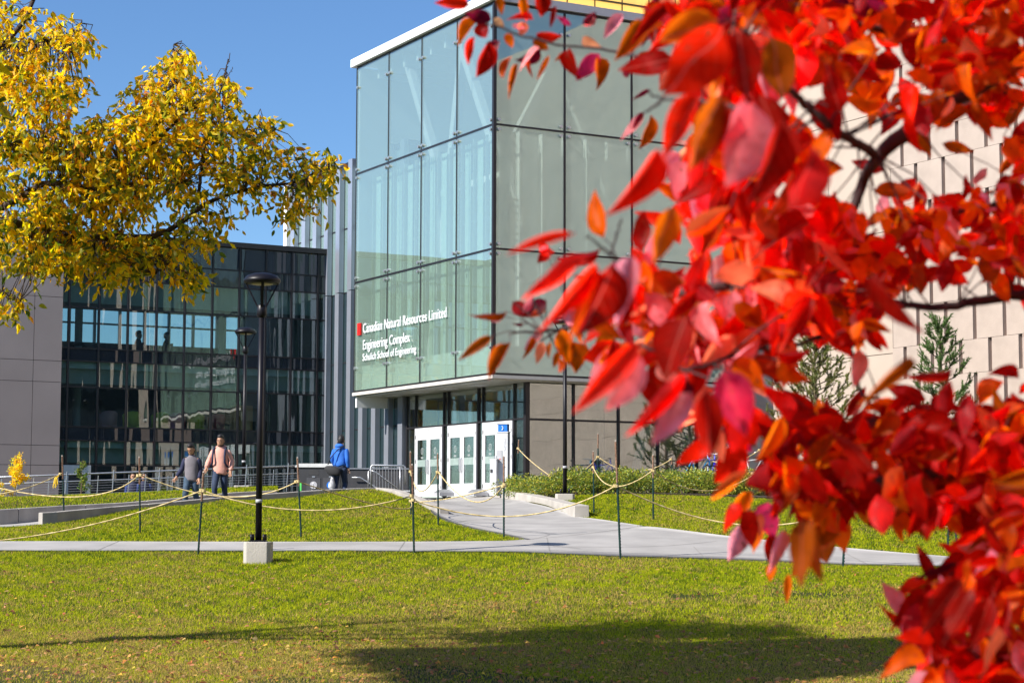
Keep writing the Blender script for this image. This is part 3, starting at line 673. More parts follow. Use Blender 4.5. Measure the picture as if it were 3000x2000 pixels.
# furniture and people behind the wing's glass
def chair(x, y, z, c, label, rz=0, s=1.0):
    t = empty('lounge_chair', tuple(loc(x, y, z)), PHI + rz, label=label, cat='chair', group='lounge chairs behind the wing glass')
    m = mat('chair_' + str(c), c, .6)
    bk = MB(); n = 9
    for i in range(n + 1):
        a = math.pi * (i / n); bk.v += [(.30 * s * math.cos(a), .26 * math.sin(a) * -1 + .05, .42), (.33 * s * math.cos(a), .30 * math.sin(a) * -1 + .05, .95 - .12 * abs(math.cos(a)) ** 3)]
    for i in range(n): bk.f.append((2 * i, 2 * i + 2, 2 * i + 3, 2 * i + 1))
    b_ = bk.build('backrest', m, t, True); so_ = b_.modifiers.new('thick', 'SOLIDIFY'); so_.thickness = .05
    MB().box(-.27, .27, -.2, .3, .36, .46).build('seat', m, t, bevel=.04)
    for a, b in ((-.22, -.15), (.22, -.15), (-.22, .25), (.22, .25)): MB().tube([(a, b, 0), (a, b, .36)], .018, 6).build('leg', M_galv, t)
    return t
for px, c, lb in ((325, (.85, .34, .36), 'dusty pink lounge chair, leftmost on the middle storey behind glass'), (393, (.85, .78, .06), 'yellow lounge chair right of the leftmost pink one behind the wing glass'),
                  (478, (.85, .78, .06), 'yellow lounge chair above the navy jacket walker, between two pink chairs'), (530, (.85, .16, .30), 'rose pink lounge chair between two yellow ones above the walkers'),
                  (588, (.85, .78, .06), 'rightmost yellow lounge chair on the middle storey above the walkers'), (652, (.85, .14, .16), 'red lounge chair behind glass above the pink hoodie walker')):
    u = (px - 289) / 83.5 - 7.13 + .12; chair(u, v1 + .55, 2.62, c, lb, rz=0)
cbn = empty('cabinet', tuple(loc(-1.70, v1 + .45, 2.55)), PHI, label='tall orange cabinet behind glass right of the front lamp post', cat='cabinet')
MB().box(-.35, .35, 0, .4, 0, 1.35).build('carcass', mat('cabinet_orange', (.85, .38, .14), .6), cbn)
MB().box(-.33, -.005, -.02, -.001, .05, 1.3).build('door', mat('cabinet_orange', (.85, .38, .14), .6), cbn); MB().box(.005, .33, -.02, -.001, .05, 1.3).build('door', MATS['cabinet_orange'], cbn)
tb_ = empty('table', tuple(loc(-7.4, 17.0, 5.23)), PHI, label='dark study table on the top storey behind the yellow reflections', cat='table')
MB().box(-.9, .9, -.4, .4, .70, .75).build('table_top', M_intd, tb_)
for a, b in ((-.8, -.3), (.8, -.3), (-.8, .3), (.8, .3)): MB().tube([(a, b, 0), (a, b, .7)], .025, 6).build('leg', M_intd, tb_)

# ------------------------------------------------------------------ beige precast building on the right
UB = 26.0
BB = empty('precast_building', tuple(loc(0, 0)), PHI, label='sunlit beige precast building with staggered dark slots at the right', cat='building')
MB().box(UB + .12, UB + 12, -80, 24.4, -.5, 26).build('core', M_agg, BB)
for (a, b) in ((13.05, 17.15), (17.18, 24.4)):
    for z0, z1 in ((-.5, 3.4), (3.43, 6.77), (6.8, 11.9), (11.93, 17), (17.03, 26)):
        MB().box(UB - .05, UB + .12, a, b - .0, z0, z1).build('smooth_panel', M_smooth, BB)
row = 0; z = -.2; PM = {}
while z < 25:
    hz = 1.62 if row % 2 else 1.32; off = 0 if row % 2 else .83
    n = 0; vv = 13.0 - off * 1.0
    while vv > -3 and z < 21:
        key = round(hz, 2)
        if key not in PM: PM[key] = MB().box(-.07, .12, -1.45, 0, 0, hz - .014).mesh('precast'); PM[key].materials.append(M_beige)
        o = link('precast_panel', PM[key], BB); o.location = (UB, vv, z); vv -= 1.66
        # the slot between two panels is closed at its foot by the sill
    if z >= 17 or True:
        MB().box(UB - .02, UB + .119, -80, vv, z, z + hz - .012).build('wall_course', M_beige, BB)
    if off: MB().box(UB - .07, UB + .12, 13.0 - off + .21, 13.04, z, z + hz - .012).build('precast_panel', M_beige, BB)
    z += hz; row += 1
# lower shaded block with a louvre in front of the return wall
SB = empty('service_block', tuple(loc(0, 0)), PHI, label='low grey beige service block with a white louvre behind the left pine', cat='building')
MB().box(10.2, 13.1, 6.0, 10, -.3, 6.6).build('wall', mat('service_wall', (.47, .44, .38), .8, var=.04), SB)
lf = MB().box(11.55, 12.75, 5.9, 5.99, 3.95, 5.35).build('louvre_frame', M_mull, SB)
for k in range(8): MB().bar((11.6, 5.86, 4.03 + k * .165), (12.7, 5.86, 4.03 + k * .165), .1, .1).build('louvre_slat', M_galv, lf)

# ------------------------------------------------------------------ halls outside the frame, seen as reflections; south one added to hide reflected sky
SHL = empty('added_south_hall', tuple(loc(4, -108)), PHI, label='long grey brown hall added behind the photographer to darken the wing glass reflections', cat='building')
MB().box(-70, 60, -8, 8, -2, 23).build('wall', mat('hall_wall', (.20, .19, .175), .8, var=.2, scale=.3), SHL)
for z in (2, 6, 10, 14):
    MB().box(-69, 59, 8.01, 8.1, z, z + 1.9).build('window_band', M_joint, SHL)
NB = empty('green_roof_hall', (-62, 92, 0), R_(30), label='long hall with a pale green pitched roof beyond the wing, seen mirrored in the tower', cat='building')
MB().box(-22, 22, -8, 8, -.5, 9).build('wall', M_smooth, NB)
mgr = mat('green_copper', (.30, .42, .33), .7, var=.1)
for k in range(4):
    x = -16.5 + k * 11
    MB().prism([(x - 5.4, -8.5, 9), (x + 5.4, -8.5, 9), (x, -8.5, 12.6)], (0, 17, 0)).build('roof', mgr, NB)
    MB().tube([(x, 0, 12.4), (x, 0, 13.2), (x, 0, 14.2)], [.5, .3, .03], 8).build('finial', mgr, NB)

# ------------------------------------------------------------------ street lamps
def lamp(px, py, hpx, label, d=None, base=(.46, .46), bh=.42, yaw=0):
    """px,py = foot of the pole on its footing, hpx = pixels from there to the top of the lamp head"""
    d = d or gp(px, py + 20).y
    P = at(px, py, d); H = 4.62
    t = empty('street_lamp', tuple(P), yaw, label=label, cat='street lamp', group='black lamp posts round the entrance')
    a, b = base; h = bh + .35; c = .055
    q = [(-a / 2 + c, -b / 2), (a / 2 - c, -b / 2), (a / 2, -b / 2 + c), (a / 2, b / 2 - c), (a / 2 - c, b / 2), (-a / 2 + c, b / 2), (-a / 2, b / 2 - c), (-a / 2, -b / 2 + c)]
    MB().prism([(x, y, -h) for x, y in q], (0, 0, h)).build('footing', M_conc, t, bevel=.012)
    MB().box(-.14, .14, -.14, .14, .001, .025).build('base_plate', M_black, t)
    for x, y in ((-.105, -.105), (.105, -.105), (-.105, .105), (.105, .105)): MB().tube([(x, y, .026), (x, y, .13)], .024, 8).build('bolt', M_black, t, True)
    MB().tube([(0, 0, .02), (0, 0, 3.88)], [.056, .05], 16).build('pole', M_black, t, True)
    MB().rings([(0, 0, 3.84, .056, .056), (0, 0, 3.88, .088, .088), (0, 0, 4.04, .080, .080), (0, 0, 4.07, .05, .05)], 16).build('collar', M_black, t, True)
    MB().tube([(0, 0, .66), (0, 0, .72)], .0575, 16).build('number_band', M_grey, t, True)
    zt = H - .17
    for k in range(4):
        a_ = .16 + k * math.pi / 2
        MB().bar((.06 * math.cos(a_), .06 * math.sin(a_), 4.0), (.285 * math.cos(a_), .285 * math.sin(a_), zt), .048, .026).build('arm', M_black, t)
    MB().rings([(0, 0, H - .20, .24, .24), (0, 0, H - .19, .30, .30), (0, 0, H - .15, .322, .322), (0, 0, H - .12, .316, .316), (0, 0, H - .06, .26, .26), (0, 0, H - .02, .15, .15), (0, 0, H, .02, .02)], 28).build('lamp_hood', M_black, t, True)
    MB().rings([(0, 0, H - .212, .17, .17), (0, 0, H - .20, .19, .19)], 20).build('lens', mat('lamp_lens', (.6, .5, .32), .4), t, True)
    return t
lamp(757, 1586, 796, 'tallest looking black lamp post on a concrete footing by the footpath, pale band low down', d=33.2, bh=.40)
lamp(713, 1421, 461, 'smaller looking black lamp post behind the long low wall, beside the pink hoodie walker', d=56.5, bh=.14, base=(.5, .5))
lamp(1655, 1446, 552, 'black lamp post in the right lawn by the curved wall, head hidden by leaves', d=None, bh=.22, base=(.5, .5))

# ------------------------------------------------------------------ stakes and ropes
def stake(xt, yt, xb, yb, label, d=None, frac=.36):
    P = gp(xb, yb) if d is None else at(xb, yb, d); Q = at(xt, yt, P.y)
    t = empty('fence_stake', tuple(P), label=label, cat='stake', group='studded steel stakes holding the yellow rope')
    D = Q - P; w_ = .019
    def sect(a, b, nm, m, studs):
        mb = MB(); A, Bp = D * a, D * b
        mb.bar(A, Bp, .050, .008); mb.bar(A + Vector((0, .02, 0)), Bp + Vector((0, .02, 0)), .008, .036)
        if studs:
            n = int((Bp - A).length / .055)
            for i in range(n):
                p = A + (Bp - A) * ((i + .5) / n); mb.box(p.x - .008, p.x + .022, p.y - .016, p.y - .003, p.z - .009, p.z + .009)
        return mb.build(nm, m, t)
    P0 = -.2 / max(D.length, .1)
    sect(P0, 1 - frac, 'painted_shaft', M_post, True); sect(1 - frac, .985, 'rusty_top', M_rust, True)
    MB().bar(D * .984, D * 1.0, .046, .02).build('pale_tip', mat('stake_tip', (.55, .48, .42), .7), t)
    return t
def rope(pts, label, r=.0115, tail=None):
    """pts: knot, lowest point, knot ... as world points; a parabola hangs between knots"""
    P = [Vector(p) for p in pts]; out = []
    a, m_, b = P
    # parabola through three points, parameter by plan distance
    la = (Vector((m_.x, m_.y)) - Vector((a.x, a.y))).length; lt = la + (Vector((b.x, b.y)) - Vector((m_.x, m_.y))).length
    tm = la / lt; n = max(12, int(lt / .07))
    for i in range(n + 1):
        t = i / n
        q = a * ((t - tm) * (t - 1) / ((0 - tm) * (0 - 1))) + m_ * (t * (t - 1) / (tm * (tm - 1))) + b * (t * (t - tm) / (1 * (1 - tm))); out.append(q)
    o = out[0].copy(); root = empty('rope', tuple(o), label=label, cat='rope', group='yellow ropes slung between the stakes')
    MB().tube([p - o for p in out], r, 8, lobes=38).build('rope_span', M_rope, root, True)
    for p in (a, b):
        kn = MB()
        for z in (-.018, .0, .018):
            ring = [p - o + Vector((.034 * math.cos(t), .034 * math.sin(t) + .008, z + .004 * math.sin(2 * t))) for t in np.linspace(0, 2 * math.pi, 13)]
            kn.tube(ring, r * .9, 6)
        kn.build('knot', M_rope, root, True)
    return root
ST = [
 (182, 1333, 187, 1528, 'stake with a frayed yellow rope tail, leftmost in front of the concrete wall', None),
 (408, 1337, 410, 1563, 'stake standing in the middle lawn left of the two walking men', None),
 (596, 1380, 580, 1625, 'stake tilted to the right at the near path edge, left of the front lamp post', None),
 (871, 1338, 882, 1576, 'stake in front of the litter bins, leaning slightly to the left', None),
 (1202, 1321, 1204, 1517, 'stake directly behind another one left of the doors, its top standing higher', 44.6),
 (1207, 1358, 1213, 1627, 'stake at the near path edge in front of the left doors, before a taller one', None),
 (1282, 1326, 1284, 1540, 'stake on the forecourt in front of the left pair of doors', None),
 (1476, 1333, 1476, 1577, 'stake on the forecourt in front of the emergency phone pillar', None),
 (1520, 1287, 1514, 1400, 'short looking stake by the glass corner right of the doors', 55.5),
 (1752, 1269, 1752, 1390, 'thin dark stake behind the hedge, right of the lamp post', 53.5),
 (1738, 1320, 1740, 1505, 'stake in the right lawn close to the end of the curved wall', None),
 (1803, 1288, 1818, 1640, 'tallest looking dark stake at the near edge of the path, right of the curved wall', None),
 (1913, 1330, 1914, 1524, 'stake in the right lawn in front of the hedge middle', None),
 (1968, 1338, 1968, 1400, 'stake mostly hidden by the hedge under the red leaves', 53),
 (2485, 1372, 2470, 1662, 'stake at the near path edge under the hanging red leaves', None),
 (2790, 1375, 2776, 1617, 'left stake of the close pair in the right lawn', None),
 (2778, 1378, 2808, 1622, 'right stake of the close pair in the right lawn', None)]
SK = {}
for i, s in enumerate(ST):
    d = s[5]
    if i in (5,): d = 34.8
    SK[i] = (stake(*s[:5], d=d), (d or gp(s[2], s[3]).y))
def kd(i): return SK[i][1]
RP = [
 ((-260, 1400, 44), (60, 1434, 42.5), (177, 1388, kd(0)), 'rope rising from the left picture edge to the frayed tail on the leftmost stake'),
 ((-120, 1400, 43), (215, 1455, 41.5), (405, 1393, kd(1)), 'rope sagging in front of the yellow shrub between the first two stakes'),
 ((412, 1391, kd(1)), (632, 1452, 39.2), (868, 1411, kd(3)), 'rope passing in front of the two walking men'),
 ((-420, 1590, 34), (20, 1580, 34.6), (590, 1437, kd(2)), 'long low rope rising from the lower left picture edge to the tilted stake'),
 ((596, 1437, kd(2)), (895, 1494, 34.6), (1206, 1452, 34.8), 'long rope sagging across the front lamp post'),
 ((873, 1410, kd(3)), (1110, 1480, 40.5), (1203, 1467, 44.6), 'rope sagging over the middle lawn from the bins to the doubled stakes'),
 ((1210, 1464, 34.8), (1480, 1512, 34.9), (1803, 1423, kd(11)), 'long pale rope hanging low over the forecourt'),
 ((1208, 1470, 44.6), (1300, 1462, 42), (1478, 1419, kd(7)), 'rope running from the doubled stakes to the stake by the phone pillar'),
 ((1203, 1381, 44.6), (1243, 1436, 43), (1282, 1383, kd(6)), 'short drooping rope in front of the left doors'),
 ((1286, 1384, kd(6)), (1390, 1469, 40), (1474, 1424, kd(7)), 'rope drooping in front of the middle doors'),
 ((1518, 1313, 55.5), (1555, 1350, 54.5), (1610, 1392, 53.5), 'bright yellow rope slanting down into the hedge from the glass corner'),
 ((1664, 1405, 52.5), (1704, 1385, 53), (1751, 1338, 53.5), 'short rope climbing to the thin stake behind the hedge'),
 ((1753, 1338, 53.5), (1855, 1380, 53.2), (1966, 1345, 53), 'rope over the back of the hedge left of the bicycles'),
 ((1738, 1368, kd(10)), (1812, 1424, 44.5), (1912, 1378, kd(12)), 'pale rope crossing behind the tallest stake'),
 ((1914, 1379, kd(12)), (2045, 1436, 44), (2215, 1385, 45), 'pale rope sagging in front of the hedge middle under red leaves'),
 ((1806, 1423, kd(11)), (2150, 1534, 34.5), (2478, 1490, kd(14)), 'long pale rope sagging over the right lawn below the hanging red leaves'),
 ((2030, 1320, 53), (2110, 1355, 52.5), (2225, 1318, 52), 'pale rope high up in front of the grey pier and bicycles'),
 ((2205, 1386, 45), (2345, 1440, 43), (2560, 1485, 41.5), 'pale rope glimpsed through the red leaves behind the bed'),
 ((2560, 1486, 41.5), (2800, 1545, 40.3), (3060, 1520, 41), 'pale rope in front of the close pair of stakes at the right edge')]
for a, b, c, lb in RP: rope([at(*a), at(*b), at(*c)], lb)
tl = MB()
for k in range(14):
    p = at(177, 1388, kd(0)); q = Vector((random.uniform(-.16, -.02), random.uniform(-.04, .04), random.uniform(-.32, -.16)))
    tl.tube([(0, 0, 0), tuple(q * .5 + Vector((-.05, 0, .03))), tuple(q)], .008, 4)
ft = tl.build('rope_tail', mat('frayed_yellow', (.80, .55, .04), .7), None); ft.location = p; tag(ft, 'frayed bright yellow rope end hanging from the leftmost stake', 'rope')

# ------------------------------------------------------------------ ramp railing
RG = empty('ramp_railing', tuple(at(0, 1440, 53)), label='long galvanised railing with wire cables behind the back lawn', cat='railing')
o0 = at(0, 1440, 53)
def rr(px, py, d=53.4): return at(px, py, d) - o0
RD = lambda px: 52.6 + px * .0018
MB().tube([rr(px, 1397 - px * .038, RD(px)) for px in (-300, 200, 500, 873)], .024, 8).build('top_rail', M_galv, RG, True)
MB().tube([rr(px, 1417 - px * .036, RD(px)) for px in (-300, 200, 500, 873)], .018, 8).build('middle_rail', M_galv, RG, True)
for k in range(5):
    MB().tube([rr(px, 1424 + k * 7.5 - px * .036, RD(px)) for px in (-300, 200, 500, 873)], .005, 5).build('cable', M_galv, RG)
for px in (-90, 50, 193, 331, 465, 597, 720, 842):
    yb = 1461 - px * .026
    MB().bar(rr(px - 3, yb, RD(px)), rr(px + 3, 1388 - px * .038, RD(px)), .05, .02).build('post', M_galv, RG)
for px in (3, 97, 142, 286, 376, 425, 505, 550, 640, 680, 765, 800):
    yb = 1459 - px * .026
    MB().bar(rr(px - 2, yb, RD(px)), rr(px + 2, 1402 - px * .034, RD(px)), .018, .018).build('cable_spacer', M_galv, RG)
# row of dark rounded coping blocks behind the railing
RB = empty('edging_blocks', tuple(at(285, 1446, 54.3)), label='row of dark rounded edging blocks at the foot of the railing', cat='edging')
o1 = at(285, 1446, 54.3); bm_ = None
for k in range(41):
    px = 285 + k * 12.6; p = at(px, 1446 - (px - 285) * .012, 54.3) - o1
    if bm_ is None: bm_ = MB().rings([(0, 0, -.3, .05, .1), (0, 0, .0, .05, .1), (0, 0, .025, .035, .07), (0, 0, .035, .012, .03)], 8).mesh('block', True); bm_.materials.append(M_dark)
    b_ = link('block', bm_, RB); b_.location = p

# ------------------------------------------------------------------ litter bins
BN = empty('litter_bin', tuple(at(943, 1441, 53.2)), R_(-2), label='dark two part litter and recycling station with a pale lid beside the man in blue', cat='litter bin')
s = .0094
MB().box(-.66, .55, -.3, .3, -.25, .66).build('cabinet', M_dark, BN, bevel=.02)
MB().rings([(-.055, 0, .665, .66, .35), (-.055, 0, .72, .66, .36), (-.055, 0, .77, .60, .3)], 4).f
MB().prism([(-.70, -.34, .665), (.60, -.34, .665), (.60, -.34, .70), (.52, -.30, .775), (-.62, -.30, .775), (-.70, -.34, .70)], (0, .66, 0)).build('lid', mat('bin_lid', (.42, .43, .42), .5), BN, bevel=.01)
for x, w_ in ((-.19, .28), (.27, .12)):
    MB().box(x - w_ / 2, x + w_ / 2, -.305, -.301, .46, .60).build('slot', M_joint, BN)
    MB().box(x - .19, x + .19, -.315, -.301, -.2, .38).build('door', mat('bin_door', (.06, .06, .065), .45), BN, bevel=.004)
    MB().box(x - .04, x + .04, -.322, -.316, .40, .43).build('latch', M_galv, BN)
for x, m in ((-.19, M_grey), (.27, M_blue)):
    ds = MB().tube([(x, -.324, .19), (x, -.3165, .19)], .1, 20).build('round_icon', m, BN)
    if m is M_blue:
        ic = MB(); ic.box(x - .05, x - .012, -.332, -.325, .12, .22); ic.box(x - .04, x - .022, -.332, -.325, .22, .26); ic.box(x + .012, x + .05, -.332, -.325, .12, .20); ic.prism([(x + .012, -.332, .2), (x + .05, -.332, .2), (x + .031, -.332, .25)], (0, .006, 0))
    else:
        ic = MB(); ic.tube([(x - .01, -.33, .245), (x - .01, -.325, .245)], .018, 10); ic.bar((x - .01, -.328, .22), (x, -.328, .15), .03, .006); ic.bar((x, -.328, .15), (x - .03, -.328, .10), .014, .006); ic.bar((x, -.328, .15), (x + .03, -.328, .10), .014, .006); ic.box(x + .03, x + .06, -.332, -.325, .10, .16); ic.bar((x, -.328, .21), (x + .045, -.328, .18), .012, .006)
    ic.build('pictogram', M_signw, ds)
text('Trash', 'bin_lettering', M_signw, BN, (-.19, -.3225, .02), RF, .055, .9, ext=.002, off=0, align='CENTER')
text('Refundable\nBeverage\nContainers', 'bin_lettering', M_signw, BN, (.27, -.3225, .03), RF, .048, .9, ext=.002, off=0, align='CENTER')
MB().box(-.663, -.661, -.16, .02, .02, .30).build('green_sticker', M_green, BN)
MB().box(-.60, -.52, -.306, -.302, .03, .25).build('green_sticker', M_green, BN)

# ------------------------------------------------------------------ stair parapet, hand rails, barrier
SW = empty('stair_parapet', tuple(at(1020, 1440, 57)), R_(4), label='dark grey stair parapet with a steel coping behind the man in blue', cat='wall')
MB().box(-.9, 1.75, 0, .3, -.5, .66).build('wall', mat('dark_concrete', (.045, .045, .05), .7, var=.15), SW)
MB().box(-.92, 1.77, -.03, .33, .662, .70).build('coping', M_galv, SW)
MB().tube([(.10, -.1, .42), (.35, -.1, .42), (1.1, -.1, -.05), (1.75, -.1, -.45)], .02, 8).build('handrail', M_galv, SW, True)
BR = empty('stair_barrier', tuple(at(1135, 1440, 53.6)), R_(2), label='steel barrier railing with thin upright bars left of the doors', cat='railing')
o2 = at(1135, 1440, 53.6)
def bp(px, py): return at(px, py, 53.6) - o2
MB().tube([bp(1087, 1442), bp(1087, 1366), bp(1091, 1362), bp(1183, 1364), bp(1187, 1368), bp(1187, 1418)], .026, 8).build('frame', M_galv, BR, True)
MB().tube([bp(1172, 1366), bp(1172, 1455)], .02, 8).build('end_post', M_galv, BR, True)
for k, px in enumerate((1096, 1104, 1112, 1121, 1130, 1138, 1147, 1155, 1163, 1180)):
    MB().tube([bp(px, 1365), bp(px, 1428 + k * 2.2)], .009, 6).build('baluster', M_galv, BR)
MB().tube([bp(1079, 1442), bp(1079, 1380), bp(1084, 1375), bp(1100, 1382), bp(1173, 1437)], .018, 8).build('handrail', M_galv, BR, True)
MT = empty('boot_scraper', tuple(at(1193, 1442, 55)), label='small pale grated tray at the left end of the doors', cat='tray')
MB().box(-.2, .2, -.2, .2, -.1, .02).build('tray', M_dark, MT)
for k in range(8): MB().box(-.17 + k * .045, -.145 + k * .045, -.2, .2, .021, .06).build('bar', M_white, MT)

# ------------------------------------------------------------------ emergency phone pillar, opener post, door stoppers
EP = empty('phone_pillar', tuple(at(1475, 1452, 57.2)), R_(-14), label='tall white emergency phone pillar with a blue box on top before the right doors', cat='phone pillar')
hp = 57.2 / F
MB().box(-.16, .16, -.14, .14, 0, 1.86).build('pillar', M_white, EP, bevel=.01)
MB().box(-.18, .18, -.16, .16, 1.862, 1.885).build('cap', M_white, EP)
bl = MB().box(-.14, .14, -.13, .13, 1.888, 2.10).build('blue_box', M_blue, EP, bevel=.006)
MB().box(-.16, .16, -.15, .15, 2.102, 2.115).build('cap', M_galv, EP)
ph = MB().tube([(-.03 + .045 * math.cos(t), -.142, 1.99 + .055 * math.sin(t)) for t in np.linspace(-1.35, 1.35, 9)], [.02, .017, .010, .010, .010, .010, .010, .017, .02], 8).build('phone_symbol', M_signw, EP)
MB().box(-.15, -.01, -.155, -.142, .98, 1.34).build('speaker_plate', M_grey, EP)
MB().tube([(-.07, -.162, 1.08), (-.07, -.156, 1.08)], .018, 10).build('call_button', M_red, EP)
t_ = text('EMERGENCY', 'pillar_letters', M_grey, EP, (.05, -.143, 1.7), RF @ Matrix.Rotation(R_(-90), 4, 'Z'), .10, .8, ext=.002, off=0)
OP = empty('door_opener_post', tuple(at(1447, 1452, 57.0)), R_(-14), label='short white post with a small dark button left of the phone pillar', cat='post')
MB().box(-.10, .10, -.10, .10, 0, 1.06).build('post', M_white, OP, bevel=.01); MB().box(-.11, .11, -.11, .11, 1.062, 1.085).build('cap', M_white, OP)
MB().box(-.085, -.02, -.115, -.101, .68, .78).build('push_button', M_dark, OP)
for px, lb in ((1300, 'low grey ballast block between the left and middle doors'), (1400, 'low grey ballast block between the middle and right doors')):
    bb = empty('ballast_block', tuple(at(px, 1452, 58.9 if px > 1350 else 60.6)), PHI, label=lb, cat='block')
    MB().box(-.25, .25, -.22, .22, 0, .10).build('block', M_grey, bb); MB().prism([(-.25, -.22, .102), (.25, -.22, .102), (.1, -.22, .2), (-.1, -.22, .2)], (0, .44, 0)).build('cap', M_galv, bb)

# ------------------------------------------------------------------ people
SKIN = mat('brown_skin', (.42, .22, .13), .55, var=.08); SKIN2 = mat('fair_skin', (.55, .33, .23), .55, var=.06)
HAIR = mat('black_hair', (.012, .010, .010), .6, var=.4, scale=60)
def skin_body(J, Rd, Ed, m, name, parent, root=0):
    me = bpy.data.meshes.new(name); me.from_pydata([tuple(j) for j in J], Ed, [])
    o = bpy.data.objects.new(name, me); col.objects.link(o)
    bm = bmesh.new(); bm.from_mesh(me); ly = bm.verts.layers.skin.verify(); bm.verts.ensure_lookup_table()
    for i, r in enumerate(Rd):
        sv = bm.verts[i][ly]; sv.radius = (r, r) if not isinstance(r, tuple) else r; sv.use_root = (i == root)
    bm.to_mesh(me); bm.free(); o.modifiers.new('skin', 'SKIN')
    sb = o.modifiers.new('sub', 'SUBSURF'); sb.levels = 1; sb.render_levels = 1
    dg = bpy.context.evaluated_depsgraph_get(); dg.update(); m2 = bpy.data.meshes.new_from_object(o.evaluated_get(dg)); bpy.data.objects.remove(o)
    return m2
def hand_chain(J, Rd, Ed, iw, wrist, d, side, curl=.5):
    """palm and five fingers growing from wrist index iw along direction d"""
    d = Vector(d).normalized(); s_ = d.cross(Vector((0, 1, 0))).normalized() * side; f_ = d.cross(s_)
    ip = len(J); J.append(wrist + d * .07); Rd.append((.034, .018)); Ed.append((iw, ip))
    for k, (o_, L) in enumerate(((-.032, .072), (-.011, .084), (.011, .078), (.030, .060))):
        i1 = len(J); J.append(wrist + d * .095 + s_ * o_); Rd.append(.0095); Ed.append((ip, i1))
        i2 = len(J); J.append(wrist + d * (.095 + L * .5) + s_ * o_ * 1.1 + f_ * .012 * curl); Rd.append(.0088); Ed.append((i1, i2))
        i3 = len(J); J.append(wrist + d * (.095 + L * .9) + s_ * o_ * 1.1 + f_ * .035 * curl); Rd.append(.0075); Ed.append((i2, i3))
    i1 = len(J); J.append(wrist + d * .035 + s_ * -.045); Rd.append(.012); Ed.append((iw, i1))
    i2 = len(J); J.append(wrist + d * .085 + s_ * -.062 + f_ * .015); Rd.append(.0095); Ed.append((i1, i2))
def person(loc_, rz, H, label, group, skin, top, top2, trousers, arms, legs, head_tilt=0, head_turn=0, hood=True, lean=0, sit=False, beard=False, seg=14, hem=.86, bulk=1.0):
    k = H / 1.76; t = empty('person', tuple(loc_), rz, label=label, cat='person', group=group); t.scale = (k, k, k)
    V_ = Vector
    pel = V_((0, 0, .96)); ch = V_((0, -lean * .4, 1.30)); nk = V_((0, -lean * .6, 1.50)); hd = V_((0, -lean * .7 - .02 - .05 * head_tilt, 1.625))
    J = [pel, V_((0, -lean * .2, 1.12)), ch, nk, hd]; Rd = [(.14, .10), (.125, .09), (.15, .10), .055, .055]; Ed = [(0, 1), (1, 2), (2, 3), (3, 4)]
    sh = {}; W_ = {}
    for sd, (el, wr) in zip((-1, 1), arms):
        s0 = V_((sd * .165, -lean * .5, 1.425)); el = V_((el[0] * .86, el[1], el[2])); wr = V_((wr[0] * .84, wr[1], wr[2])); i = len(J)
        J += [s0, el, wr]; Rd += [.05, .04, .028]; Ed += [(2, i), (i, i + 1), (i + 1, i + 2)]; sh[sd] = (s0, el, wr)
        hand_chain(J, Rd, Ed, i + 2, wr, (wr - el), sd)
    LG = {}
    for sd, (kn, an) in zip((-1, 1), legs):
        h0 = V_((sd * .09, 0, .90)); kn = V_(kn); an = V_(an); toe = an + V_((0, -.16, -.05)); i = len(J)
        J += [h0, kn, an, toe]; Rd += [.075, .055, .038, .035]; Ed += [(0, i), (i, i + 1), (i + 1, i + 2), (i + 2, i + 3)]; LG[sd] = (h0, kn, an, toe)
    me = skin_body(J, Rd, Ed, skin, 'body', t)
    # head joined into the same mesh
    mb = MB(); rot = Matrix.Rotation(head_turn, 4, 'Z') @ Matrix.Rotation(head_tilt, 4, 'X')
    hr = [(0, -.01, -.125, .03, .035), (0, -.015, -.11, .05, .065), (0, -.01, -.07, .064, .085), (0, -.004, -.02, .072, .093), (0, 0, .03, .076, .097), (0, .004, .075, .070, .09), (0, .006, .105, .05, .065), (0, .006, .12, .015, .02)]
    mb.rings(hr, 14)
    mb.prism([(-.012, -.09, -.035), (.012, -.09, -.035), (0, -.118, -.03), (0, -.095, .012)], (0, .02, 0))
    for sd in (-1, 1): mb.rings([(sd * .077, .008, -.03, .008, .016), (sd * .081, .008, 0, .010, .022), (sd * .079, .008, .025, .006, .014)], 6)
    mb.rings([(0, .01, -.2, .052, .055), (0, .008, -.10, .048, .052)], 10)
    def tf(b): b.v = [tuple(hd + (rot @ Vector(v)) * 1.09 + Vector((0, 0, .022))) for v in b.v]; return b
    tf(mb); bm = bmesh.new(); bm.from_mesh(me); hm = mb.mesh('h', True); bm.from_mesh(hm); bmesh.ops.recalc_face_normals(bm, faces=bm.faces); bm.to_mesh(me); bm.free(); me.shade_smooth(); me.materials.clear(); link('body', me, t, skin)
    # hair with a rough outline
    hb = MB(); rs = [(0, .022, -.055, .074, .078), (0, .030, -.01, .080, .082), (0, .030, .045, .085, .088), (0, .012, .082, .080, .10), (0, -.005, .122, .066, .088), (0, -.01, .150, .045, .06), (0, -.01, .160, .01, .02)]
    hb.rings(rs, 16); hb.v = [(x * .96 * random.uniform(.97, 1.06), y * random.uniform(.97, 1.05), z + random.uniform(-.006, .010)) for x, y, z in hb.v]
    for _ in range(40):
        a = random.uniform(0, 6.28); r_ = random.uniform(.02, .075); x, y = r_ * math.cos(a), .01 + r_ * 1.15 * math.sin(a); z = .125 - r_ * .35
        hb.tube([(x, y, z - .02), (x * 1.15, y * 1.1, z + random.uniform(.005, .02))], [.012, .002], 4)
    tf(hb).build('hair', HAIR, t, True)
    if beard: tf(MB().rings([(0, -.016, -.132, .03, .038), (0, -.017, -.112, .053, .067), (0, -.008, -.088, .066, .078), (0, .012, -.05, .072, .062)], 12, cap=False)).build('beard', mat('beard_brown', (.10, .055, .04), .8, var=.4, scale=60), t, True)
    ey = MB()
